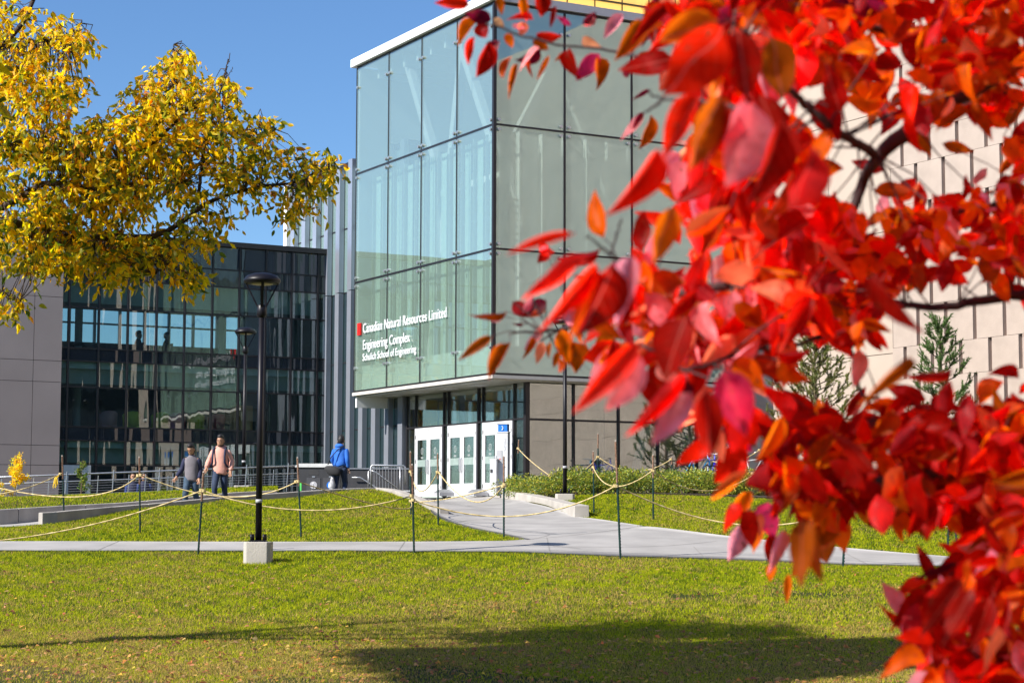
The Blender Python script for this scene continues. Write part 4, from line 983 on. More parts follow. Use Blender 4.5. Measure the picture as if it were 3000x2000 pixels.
    for sd in (-1, 1): ey.box(sd * .03 - .011, sd * .03 + .011, -.099, -.092, .006, .016); ey.box(sd * .03 - .017, sd * .03 + .017, -.101, -.092, .026, .033)
    ey.box(-.022, .022, -.093, -.088, -.078, -.070); tf(ey).build('face_features', mat('dark_features', (.05, .02, .015), .5), t)
    # clothes: torso
    Bk = bulk
    tor = [(0, 0, hem, .158 * Bk, .13 * Bk), (0, 0, hem + .03, .174 * Bk, .138 * Bk), (0, -.01, hem + .12, .178 * Bk, .135 * Bk), (0, -lean * .25, 1.12, .174 * Bk, .13 * Bk), (0, -lean * .38, 1.28, .188 * Bk, .135 * Bk), (0, -lean * .45, 1.38, .192, .128), (0, -lean * .5, 1.44, .165, .108), (0, -lean * .52, 1.485, .10, .085), (0, -lean * .55, 1.525, .065, .07)]
    tb = MB(); tb.rings(tor, 20)
    vv = []
    for i, (x, y, z) in enumerate(tb.v):
        a = math.atan2(y, x); f = 1 + .05 * math.sin(5 * a + z * 19) * (1 if z < 1.35 else .3) + random.uniform(-.012, .012); vv.append((x * f, y * f, z + .015 * math.sin(3 * a)))
    tb.v = vv; tb.build('hoodie' if hood else 'jacket', top, t, True)
    for sd in (-1, 1):
        s0, el, wr = sh[sd]; n = 7; pts = []; rad = []
        for i in range(n): q = i / (n - 1); pts.append(s0.lerp(el, q) + V_((0, 0, .006 * math.sin(i * 2)))); rad.append((.050, .066, .070, .068, .065, .062, .059)[i] * (.94 + .06 * Bk) + random.uniform(-.004, .004))
        for i in range(1, n): q = i / (n - 1); pts.append(el.lerp(wr, q * .97)); rad.append((.065 - .016 * q) * Bk + random.uniform(-.005, .005))
        rad[-1] = .042; MB().tube(pts, rad, 12).build('sleeve', top2 or top, t, True)
    if hood:
        hk = MB(); pts = [V_((.10 * math.cos(a), .075 * math.sin(a) + .035 - lean * .55, 1.495 + .025 * math.sin(a))) for a in np.linspace(-.7, math.pi + .7, 12)]
        hk.tube(pts, [.02, .03, .038, .048, .055, .06, .06, .055, .048, .038, .03, .02], 10); hk.rings([(0, .085 - lean * .55, 1.33, .03, .02), (0, .10 - lean * .55, 1.38, .10, .045), (0, .09 - lean * .55, 1.46, .12, .06), (0, .06 - lean * .55, 1.53, .08, .04)], 12)
        hk.build('hood', top, t, True)
    for sd in (-1, 1):
        h0, kn, an, toe = LG[sd]; pts = []; rad = []
        h0 = h0 + V_((0, 0, .05))
        for i in range(7): q = i / 6; pts.append(h0.lerp(kn, q)); rad.append(.105 - .03 * q + random.uniform(-.003, .003))
        for i in range(1, 8): q = i / 7; pts.append(kn.lerp(an, q)); rad.append(.074 - .017 * q + (.006 if i % 2 else -.004) * q)
        MB().tube(pts, rad, 12).build('trouser_leg', trousers, t, True)
        MB().rings([(toe.x, an.y - .06, an.z - .085, .046, .14), (toe.x, an.y - .06, an.z - .05, .050, .145), (toe.x, an.y - .05, an.z - .02, .042, .12), (toe.x, an.y - .01, an.z + .02, .035, .06)], 14).build('shoe', M_dark, t, True)
    MB().rings([(0, 0, .84, .15, .115), (0, 0, .95, .165, .12), (0, 0, 1.0, .16, .115)], 16).build('trouser_seat', trousers, t, True)
    return t
JEAN = mat('dark_jeans', (.02, .035, .075), .8, var=.4, scale=8); JEAN2 = mat('blue_jeans', (.03, .06, .10), .8, var=.45, scale=7)
NAVY = mat('navy_cloth', (.012, .015, .05), .8, var=.2); GREYC = mat('grey_cloth', (.16, .145, .16), .85, var=.15)
PINK = mat('pink_cloth', (.66, .33, .26), .85, var=.07, bump=.006, bscale=14); BLUEC = mat('blue_cloth', (.018, .13, .52), .8, var=.12, bump=.008, bscale=12)
pz = at(563, 1304, 47.4)
zf = h1(pz.x, 47.4); p1 = person((pz.x, 47.4, pz.z - 1.70), R_(-8), 1.70, 'man in a grey fronted navy jacket looking down, left of the pink hoodie', None, SKIN, GREYC, NAVY, JEAN2,
       (((-.28, -.03, 1.17), (-.43, -.10, .97)), ((.25, .04, 1.15), (.26, -.06, .92))), (((-.10, -.18, .52), (-.12, -.05, .12)), ((.10, .06, .50), (.14, .28, .16))), head_tilt=.42, head_turn=-.25, hood=False, beard=True, lean=.05)
pz = at(647, 1279, 48.3)
p2 = person((pz.x, 48.3, pz.z - 1.79), R_(-4), 1.79, 'man in a pink hoodie with a dark backpack walking beside the navy jacket man', None, SKIN, PINK, None, JEAN,
       (((-.32, -.02, 1.19), (-.37, -.16, 1.00)), ((.32, .03, 1.17), (.33, -.08, .92))), (((-.09, -.20, .53), (-.10, -.12, .12)), ((.10, .04, .50), (.08, .30, .16))), head_turn=-.15, hood=True, beard=True, hem=.84, bulk=1.06)
bk_ = empty('backpack', tuple(p2.location + Vector((0, .16, 1.05))), R_(-4), label='dark navy backpack on the back of the man in the pink hoodie', cat='backpack')
MB().rings([(.03, .08, -.02, .13, .08), (.03, .09, .1, .17, .12), (.03, .08, .3, .165, .12), (.03, .05, .42, .12, .07)], 14).build('bag', NAVY, bk_, True)
for sd in (-1, 1): MB().tube([(sd * .13, -.04, .42), (sd * .145, -.14, .47), (sd * .15, -.27, .40), (sd * .15, -.325, .25), (sd * .155, -.33, .10), (sd * .20, -.24, .0), (sd * .20, -.02, .0)], (.026), 6).build('strap', NAVY, bk_, True)
pz = at(997, 1279, 52.0)
p3 = person((pz.x, 52.0, pz.z - 1.77), R_(160), 1.77, 'man in a bright blue hoodie seen from behind, passing the litter bins', None, SKIN2, BLUEC, None, JEAN,
       (((-.26, .03, 1.17), (-.27, -.04, .93)), ((.27, .02, 1.17), (.20, -.12, .95))), (((-.09, -.15, .52), (-.10, -.02, .12)), ((.10, .04, .5), (.11, .28, .16))), head_turn=.25, hood=True, hem=.98, lean=.05)
sb_ = empty('shoulder_bag', tuple(p3.location + Vector((-.16, -.20, .90))), R_(-10), label='black bag slung at the hip of the man in the blue hoodie', cat='bag')
MB().rings([(.04, 0, -.17, .12, .05), (.02, 0, -.12, .18, .07), (-.03, 0, .0, .22, .08), (-.08, 0, .06, .16, .06), (-.10, 0, .09, .08, .03)], 14).build('bag', M_rubber, sb_, True)
MB().tube([(-.15, .0, .12), (-.08, -.0, .3), (.10, .06, .52), (.28, .15, .64)], .014, 6).build('strap', M_rubber, sb_, True)
pb_ = MB().rings([(0, 0, -.36, .03, .03), (0, 0, -.33, .08, .05), (0, 0, -.2, .085, .06), (0, 0, -.05, .05, .04), (0, 0, .05, .02, .02)], 10).build('plastic_bag', mat('plastic_bag', (.42, .42, .44), .4, var=.5, scale=14), None, True)
pb_.location = p3.location + Vector((-.19, -.12, .68)); tag(pb_, 'crumpled white carrier bag below the black shoulder bag', 'bag')
DKC = mat('dark_cloth', (.03, .03, .04), .8)
SITARMS = (((-.24, -.14, 1.18), (-.16, -.36, 1.06)), ((.24, -.14, 1.18), (.16, -.36, 1.06))); SITLEGS = (((-.1, -.42, .92), (-.1, -.42, .50)), ((.1, -.42, .92), (.1, -.42, .50)))
for u, lb in ((-4.9, 'dark silhouette of a person seated behind glass, left one on the top storey'), (-3.85, 'dark silhouette of a person seated behind glass, right one on the top storey')):
    person(tuple(loc(u, 17.6, 4.78)), PHI + R_(70), 1.75, lb, None, SKIN, DKC, None, DKC, SITARMS, SITLEGS, hood=False)
    c_ = chair(u, 17.6, 5.22, (.12, .03, .04), 'dark red chair under the %s seated silhouette on the top storey' % ('left' if u < -4.5 else 'right'), rz=R_(70)); c_['group'] = 'dark chairs on the top storey'
for px, lb in ((391, 'left one of two distant people in blue beyond the railing'), (423, 'right one of two distant people in blue beyond the railing')):
    q = at(px, 1386, 60); person((q.x, 60, q.z - 1.72), R_(10), 1.72, lb, None, SKIN, NAVY, mat('royal_cloth', (.02, .04, .16), .8), DKC, (((-.25, 0, 1.17), (-.24, -.2, 1.05)), ((.25, 0, 1.17), (.24, -.2, 1.05))), (((-.09, -.03, .5), (-.09, 0, .1)), ((.09, -.03, .5), (.09, 0, .1))), hood=False)

# ------------------------------------------------------------------ waste bins and bicycles at the right
WB = empty('wire_bin', tuple(gp(2908, 1482)), label='grey litter bin with a silver rim and a picture panel at the right edge', cat='litter bin')
MB().rings([(0, 0, 0, .26, .26), (0, 0, .62, .31, .31)], 20).build('barrel', M_dark, WB, True)
MB().rings([(0, 0, .62, .33, .33), (0, 0, .69, .33, .33), (0, 0, .70, .28, .28)], 20).build('rim', M_galv, WB, True)
MB().prism([(-.2, -.31, .2), (.2, -.31, .2), (.2, -.33, .58), (-.2, -.33, .58)], (0, .02, 0)).build('picture_panel', mat('bin_picture', (.45, .5, .62), .5, var=.6, scale=7), WB)
DB = empty('bollard_bin', tuple(at(2972, 1400, 52)), label='tall dark bin with a silver lid half hidden behind red leaves', cat='litter bin')
MB().box(-.22, .22, -.22, .22, -.3, 1.0).build('cabinet', M_black, DB, bevel=.02); MB().box(-.24, .24, -.24, .24, 1.002, 1.05).build('lid', M_galv, DB)
def bicycle(P, rz, c, label):
    t = empty('bicycle', tuple(P), rz, label=label, cat='bicycle', group='bicycles parked behind the hedge'); m = mat('bike_' + str(c), c, .35, .1)
    for x in (-.5, .5):
        wl = MB(); wl.tube([(x + .33 * math.cos(a), 0, .34 + .33 * math.sin(a)) for a in np.linspace(0, 2 * math.pi, 25)], .018, 6); w_o = wl.build('wheel', M_rubber, t, True)
        sp = MB()
        for k in range(10): a = k * .628; sp.bar((x, 0, .34), (x + .32 * math.cos(a), 0, .34 + .32 * math.sin(a)), .004)
        sp.build('spokes', M_galv, w_o)
    fr = MB(); pts = {'r': (-.5, 0, .34), 'f': (.5, 0, .34), 'b': (-.05, 0, .30), 's': (-.2, 0, .80), 'h': (.36, 0, .85), 'st': (-.24, 0, .92), 'ht': (.33, 0, .98)}
    for a, b in (('r', 'b'), ('r', 's'), ('b', 'st'), ('b', 'h'), ('s', 'h'), ('f', 'ht')): fr.tube([pts[a], pts[b]], .018, 6)
    fr.build('frame', m, t, True)
    MB().rings([(-.25, 0, .92, .06, .04), (-.25, 0, .95, .13, .06), (-.24, 0, .97, .10, .04)], 10).build('saddle', M_rubber, t, True)
    MB().tube([(.28, -.26, 1.03), (.36, -.15, 1.03), (.33, 0, 1.0), (.36, .15, 1.03), (.28, .26, 1.03)], .013, 6).build('handlebar', M_galv, t, True)
for px, d, c, rz, lb in ((2045, 56, (.01, .25, .5), .5, 'bicycle with a turquoise frame behind the hedge, leftmost'), (2085, 56.5, (.02, .03, .5), 1.2, 'deep blue bicycle behind the hedge, middle one'), (2205, 56, (.5, .5, .52), -.8, 'silver bicycle with raised handlebar in front of the grey pier')):
    q = at(px, 1405, d); bicycle((q.x, d, q.z - .25), rz, c, lb)

# ------------------------------------------------------------------ leaves toolkit
def leaf_template(L=7, fold=.22, curve=.25, pw=.62, twist=0.0, wavy=0):
    """unit leaf: base at origin, tip at +Y, width 1 before scaling, faces +Z"""
    V = []; n = L
    for i in range(n + 1):
        t = i / n; wdt = .5 * (math.sin(math.pi * min(1, t ** pw)) ** .85) if 0 < t < 1 else .012
        if t > .72: wdt *= (1 - ((t - .72) / .28) ** 2 * .35)
        y = t; z = -curve * (t ** 2) + .04 * math.sin(t * 9) * wavy; tw = twist * t
        for s in (-1, 0, 1):
            x = s * wdt; zz = z + fold * abs(x); V.append((x * math.cos(tw) - zz * 0, y, zz + x * math.sin(tw)))
    Fq = []
    for i in range(n):
        for s in (0, 1): a = i * 3 + s; Fq.append((a, a + 1, a + 4, a + 3))
    return np.array(V), np.array(Fq)
TPL = [leaf_template(7, f, c, p, tw, wv) for f, c, p, tw, wv in ((.3, .2, .75, 0, 0), (.5, .35, .8, .5, 1), (.15, .1, .7, -.5, 1), (.7, .45, .75, .3, 0), (.25, -.15, .72, .2, 1), (.9, .3, .8, -.3, 1))]
TPL4 = [leaf_template(4, f, c, p, tw, 0) for f, c, p, tw in ((.3, .3, .8, 0), (.5, .4, .75, .4), (.2, -.1, .8, -.4))]
def frame(base, tip, nrm, width):
    y = tip - base; L = y.length; yh = y / L; z = (nrm - yh * nrm.dot(yh)).normalized(); x = yh.cross(z)
    return Matrix(((x.x * width, yh.x * L, z.x * L, base.x), (x.y * width, yh.y * L, z.y * L, base.y), (x.z * width, yh.z * L, z.z * L, base.z), (0, 0, 0, 1)))
def leaf_tree(root, Ls, nmax, mobj, mmass, tpl, name='leaf'):
    """Ls: list of (matrix, colour, apparent size). The nmax largest become leaf objects, the others one mass."""
    Ls.sort(key=lambda q: -q[2]); ms = []
    for k, (V, Fq) in enumerate(tpl): ms.append(np_mesh('leaf', V, Fq, mobj, smooth=True))
    o0 = root.matrix_world.inverted() if False else Matrix.Translation(-root.location)
    for i, (M, c, s_) in enumerate(Ls[:nmax]):
        o = bpy.data.objects.new(name, ms[i % len(ms)]); col.objects.link(o); o.parent = root; o.matrix_local = o0 @ M; o.color = (*c, 1)
    rest = Ls[nmax:]
    if rest:
        VV, FF, CC = [], [], []; base = 0
        for i, (M, c, s_) in enumerate(rest):
            V, Fq = tpl[i % len(tpl)]; A = np.array(o0 @ M); VV.append(V @ A[:3, :3].T + A[:3, 3]); FF.append(Fq + base); base += len(V); CC.append(np.repeat([c], len(V), 0))
        me = np_mesh('foliage', np.concatenate(VV), np.concatenate(FF), mmass, np.concatenate(CC), True)
        tag(link('foliage', me, root), kind='stuff')
rv = lambda s=1: Vector((random.gauss(0, s), random.gauss(0, s), random.gauss(0, s)))
def inpoly(x, y, poly):
    poly = np.asarray(poly); x = np.asarray(x); y = np.asarray(y); ins = np.zeros(x.shape, bool); j = len(poly) - 1
    for i in range(len(poly)):
        xi, yi = poly[i][:2]; xj, yj = poly[j][:2]
        c = ((yi > y) != (yj > y)) & (x < (xj - xi) * (y - yi) / (yj - yi + 1e-12) + xi); ins ^= c; j = i
    return ins

# ------------------------------------------------------------------ yellow ash tree (trunk beyond the left edge)
YD = 19.0
yt = Vector((-8.2, 19.5, h1(-8.2, 19.5) - .1))
YT = empty('yellow_ash_tree', tuple(yt), label='tree with yellow autumn leaves reaching in from the upper left corner', cat='tree')
MB().tube([(0, 0, 0), (.1, 0, 1.2), (.25, 0, 2.6), (.2, .1, 4.5), (.1, .2, 7)], [.24, .19, .16, .12, .06], 12).build('trunk', M_bark, YT, True)
def limb(px, rad, root, o_, m=M_bark, name='branch', r_jit=True):
    P = interp([at(*q) - o_ for q in px], 24); P = smooth_poly(P, 1); n = len(P)
    return [Vector(p) + o_ for p in P], MB().tube([Vector(p) + rv(.008 if r_jit else .0012) for p in P], [rad[0] + (rad[1] - rad[0]) * i / (n - 1) for i in range(n)], 7).build(name, m, root, True)
tb0 = yt + Vector((.25, 0, 2.6)); LB = []
def yl(*pts, r=(.05, .012)):
    p, o = limb(pts, r, YT, yt); LB.extend(p)
px0 = lambda v: (1500 + v.x / v.y * F, 1000 - 0, v.y)
yl((-1050, 800, 19.4), (-500, 600, 19.2), (0, 420, 19), (120, 458, 19), (300, 490, 19), (420, 450, 18.9), (540, 330, 18.9), r=(.10, .012))
yl((-1000, 820, 19.4), (-450, 760, 19.1), (-60, 640, 18.9), (145, 527, 18.8), (290, 558, 18.8), (400, 535, 18.8), (520, 540, 18.8), r=(.10, .012))
yl((-1000, 860, 19.4), (-400, 800, 19.2), (0, 650, 19), (260, 690, 19), (400, 695, 18.9), (480, 690, 18.9), (530, 655, 18.9), (575, 612, 19), (650, 565, 19), (760, 548, 19), (880, 530, 19), (960, 490, 19), r=(.085, .008))
yl((575, 612, 19), (590, 500, 19), (600, 420, 19.1), (640, 300, 19.1), (672, 160, 19.2), r=(.02, .004))
yl((-900, 700, 19.4), (-400, 300, 19.2), (0, 140, 19), (80, 60, 19), (110, -40, 19), r=(.07, .02))
yl((0, 140, 19), (120, 115, 19), (210, 113, 19), (240, 60, 19), r=(.02, .006)); yl((500, 200, 19), (510, 130, 19), r=(.012, .003))
yl((530, 655, 18.9), (480, 760, 18.8), (460, 800, 18.8), r=(.01, .003)); yl((420, 450, 18.9), (500, 300, 18.9), (520, 150, 18.9), r=(.012, .003)); yl((-300, 820, 18.8), (0, 850, 18.8), (60, 880, 18.8), r=(.02, .004))
yl((650, 320, 19.1), (655, 240, 19.1), (680, 200, 19.1), r=(.008, .003)); yl((655, 240, 19.1), (668, 175, 19.1), r=(.006, .002)); yl((500, 470, 18.9), (640, 400, 19.0), (780, 370, 19.1), r=(.012, .003))
blobs = [(60, 100, 120, 110, 60), (195, 90, 55, 55, 14), (235, 120, 35, 45, 12), (100, 210, 120, 80, 55), (60, 330, 150, 130, 95), (180, 270, 60, 60, 16), (215, 235, 30, 35, 6), (310, 430, 150, 90, 95), (110, 480, 170, 120, 120), (430, 290, 85, 55, 30),
         (520, 160, 45, 42, 16), (500, 225, 90, 50, 28), (560, 330, 160, 85, 110), (655, 255, 50, 35, 14), (600, 430, 190, 85, 110), (755, 375, 50, 45, 18), (700, 480, 100, 60, 34), (400, 500, 160, 80, 90), (250, 600, 160, 70, 90), (490, 560, 120, 50, 38),
         (855, 465, 55, 40, 14), (920, 505, 65, 45, 22), (965, 470, 32, 40, 10), (885, 570, 55, 50, 20), (860, 610, 60, 25, 8), (100, 680, 160, 80, 100), (250, 720, 160, 60, 70), (400, 740, 140, 50, 50), (480, 695, 110, 50, 30), (575, 640, 60, 40, 12),
         (605, 690, 40, 26, 8), (650, 620, 40, 45, 9), (140, 765, 120, 36, 30), (330, 775, 100, 34, 26), (550, 790, 45, 40, 14), (580, 820, 25, 20, 5), (20, 880, 48, 42, 16), (770, 560, 90, 35, 12), (345, 340, 70, 30, 14)]
YL = []; tw = MB()
def yspray(c, d, nleaf=6, sc_=1.0):
    P = at(c[0], c[1], d); near = min(LB, key=lambda q: (q - P).length_squared) if LB else P
    if (near - P).length > .05 and (near - P).length < .8 and random.random() < .8:
        q = near.lerp(P, .5) + rv(.04); tw.tube([near - yt, q - yt, P - yt], [.006, .004, .0025], 4, cap=False)
    dr = Vector((random.uniform(-.8, .8), random.uniform(-.8, .8), random.uniform(-1.0, .15))).normalized()
    rac = [P + dr * .07 * k for k in range(4)]
    topness = max(0, min(1, (420 - c[1]) / 420 + (abs(c[0] - 550) < 250) * .2))  # fewer green leaves towards the top, painting it as sunlit
    for k in range(nleaf):
        b = rac[k % 4] + rv(.006); sd = (-1) ** k; dd = (dr + Vector((dr.y, -dr.x, 0)) * sd * .9 + Vector((0, 0, -.55)) + rv(.35)).normalized()
        L = random.uniform(.05, .11) * sc_; nr = rv(1).normalized(); r = random.random()
        g_ = random.random() + topness * .25
        if g_ < .18: c_ = (.10, .16, .012)
        elif g_ < .42: c_ = (.34, .34, .02)
        elif r < .05: c_ = (.55, .22, .02)
        else: c_ = (.84 * random.uniform(.8, 1.1), .59 * random.uniform(.78, 1.12), .008)
        YL.append((frame(b, b + dd * L, nr, L * random.uniform(.34, .50)), c_, L / d * (1 if -20 < c[0] < 1000 and c[1] > -20 else .1)))
for bx, by, rx, ry, n in blobs:
    for _ in range(int(n * (1.8 if bx < 450 else 1.5))):
        a = random.uniform(0, 6.283); r = math.sqrt(random.random()) ** .9
        yspray((bx + rx * r * math.cos(a), by + ry * r * math.sin(a)), YD + random.gauss(0, .45))
kx, ky = -tosun.x / tosun.z, -tosun.y / tosun.z
for _ in range(110000):     # unseen crown, shaped so that its shade falls on the near lawn
    x, y, z = random.uniform(-13, -4.0), random.uniform(10, 21), random.uniform(1.2, 10.5); hh = z + 1.4
    if x / y > -.275 and z / y < .285: continue
    sx, sy = x + kx * hh, y + ky * hh
    if not (16.3 < sy < 20.9 + .22 * sx and sx > -1.3 + (21 - sy) * .25 + random.gauss(0, .25) and sx < 7): continue
    if ((x + 8.5) / 5) ** 2 + ((y - 16.5) / 5.5) ** 2 + ((z - 5.5) / 5.2) ** 2 > 1: continue
    px_, py_ = 1500 + x / y * F, 1513 - z / y * F
    yspray((px_, py_), y, 5, 1.9)
for _ in range(350):
    x = random.uniform(-900, -20); yspray((x, random.uniform(-500, 700)), YD + random.uniform(-.5, 1.5), 6, 1.1)
tw.build('twigs', M_bark, YT); tag(YT.children[-1], kind='stuff')
leaf_tree(YT, YL, 300, L_yel, L_yelm, TPL4)
# ------------------------------------------------------------------ red leaved tree close to the camera (trunk beyond the right edge)
rt = Vector((2.35, 3.3, h1(2.35, 3.3) - .05))
RT_ = empty('red_leaf_tree', tuple(rt), label='tree with blurred bright red and orange leaves close in front at the right', cat='tree')
MB().tube([(0, 0, 0), (-.05, 0, .7), (.02, .05, 1.5), (-.1, 0, 2.4), (0, 0, 3.2)], [.09, .075, .06, .045, .03], 12).build('trunk', M_rbark, RT_, True)
RB_ = []
def rl(*pts, r=(.008, .003)):
    pts = [(a, b, c + (.45 if 1500 < a < 2700 and b > 480 else 0) * min(1, (2700 - a) / 250)) for a, b, c in pts]
    p, o = limb(pts, r, RT_, rt, M_rbark, r_jit=False); RB_.extend(p)
rl((3900, 900, 3.3), (3450, 250, 3.3), (3150, 120, 3.25), (2960, 190, 3.2), (2830, 270, 3.15), (2700, 350, 3.1), (2600, 430, 3.05), (2540, 500, 3.0), (2490, 640, 2.95), (2420, 780, 2.8), r=(.030, .006))
rl((2560, 450, 3.0), (2440, 380, 2.8), (2350, 300, 2.6), (2260, 210, 2.4), (2180, 90, 2.3), r=(.008, .003))
rl((3300, 200, 3.3), (3000, 300, 3.3), (2900, 240, 3.3), (2780, 130, 3.2), (2450, 60, 3.1), (2300, 20, 3.0), r=(.012, .004))
rl((2200, 120, 2.6), (2050, 200, 2.9), (1930, 180, 3.1), (1800, 150, 3.2), (1700, 133, 3.2), (1640, 140, 3.2), (1560, 112, 3.2), (1500, 90, 3.2), (1425, 70, 3.2), r=(.005, .0018))
rl((2250, 330, 2.4), (2080, 300, 2.5), (1945, 290, 2.6), (1900, 265, 2.6), r=(.004, .0015)); rl((1945, 290, 2.6), (1890, 330, 2.6), r=(.002, .001))
rl((2420, 780, 2.8), (2250, 830, 2.5), (2080, 840, 2.4), (1950, 860, 2.5), (1780, 925, 2.8), (1640, 965, 3.2), (1490, 978, 3.2), r=(.009, .0015))
rl((1950, 860, 2.5), (1850, 790, 2.3), (1790, 745, 2.2), r=(.003, .0015)); rl((1790, 745, 2.2), (1720, 690, 2.2), r=(.0015, .001)); rl((1790, 745, 2.2), (1820, 640, 2.2), r=(.0015, .001)); rl((1640, 965, 3.2), (1580, 1000, 3.2), r=(.002, .001))
rl((1590, 930, 2.8), (1560, 880, 2.8), r=(.002, .001))
rl((3600, 1200, 3.3), (3100, 1330, 3.1), (2850, 1370, 3.0), (2650, 1400, 2.9), (2420, 1425, 2.8), (2300, 1440, 2.6), (2210, 1420, 2.5), r=(.014, .003))
rl((3500, 700, 3.4), (3100, 850, 3.2), (2950, 870, 3.2), (2750, 900, 3.1), (2560, 880, 3.0), (2480, 960, 2.9), (2330, 1010, 2.8), r=(.014, .003))
rl((2330, 1010, 2.8), (2230, 1020, 2.5), (2120, 1050, 2.3), (2010, 1090, 2.2), (1880, 1010, 2.2), r=(.005, .002))
rl((2480, 960, 2.9), (2520, 1150, 2.9), (2620, 1250, 2.9), r=(.004, .0015)); rl((3400, 1650, 3.2), (3000, 1690, 3.0), (2880, 1700, 3.0), (2800, 1660, 3.0), r=(.010, .002)); rl((3000, 1690, 3.0), (2880, 1850, 3.0), (2790, 1960, 3.0), r=(.005, .002))
rl((3400, 500, 3.4), (3050, 560, 3.4), (2900, 600, 3.3), (2750, 640, 3.3), (2620, 700, 3.2), r=(.008, .002))
CL = dict(R=(.95, .018, .002), O=(.95, .17, .002), C=(.38, .006, .002), P=(.92, .30, .34), M=(.14, .004, .02), B=(.46, .085, .002), Y=(.88, .33, .01), T=(.70, .40, .17), S=(.95, .27, .13), G=(.72, .03, .13))  # crimson C is a leaf colour and also paints leaves in shade
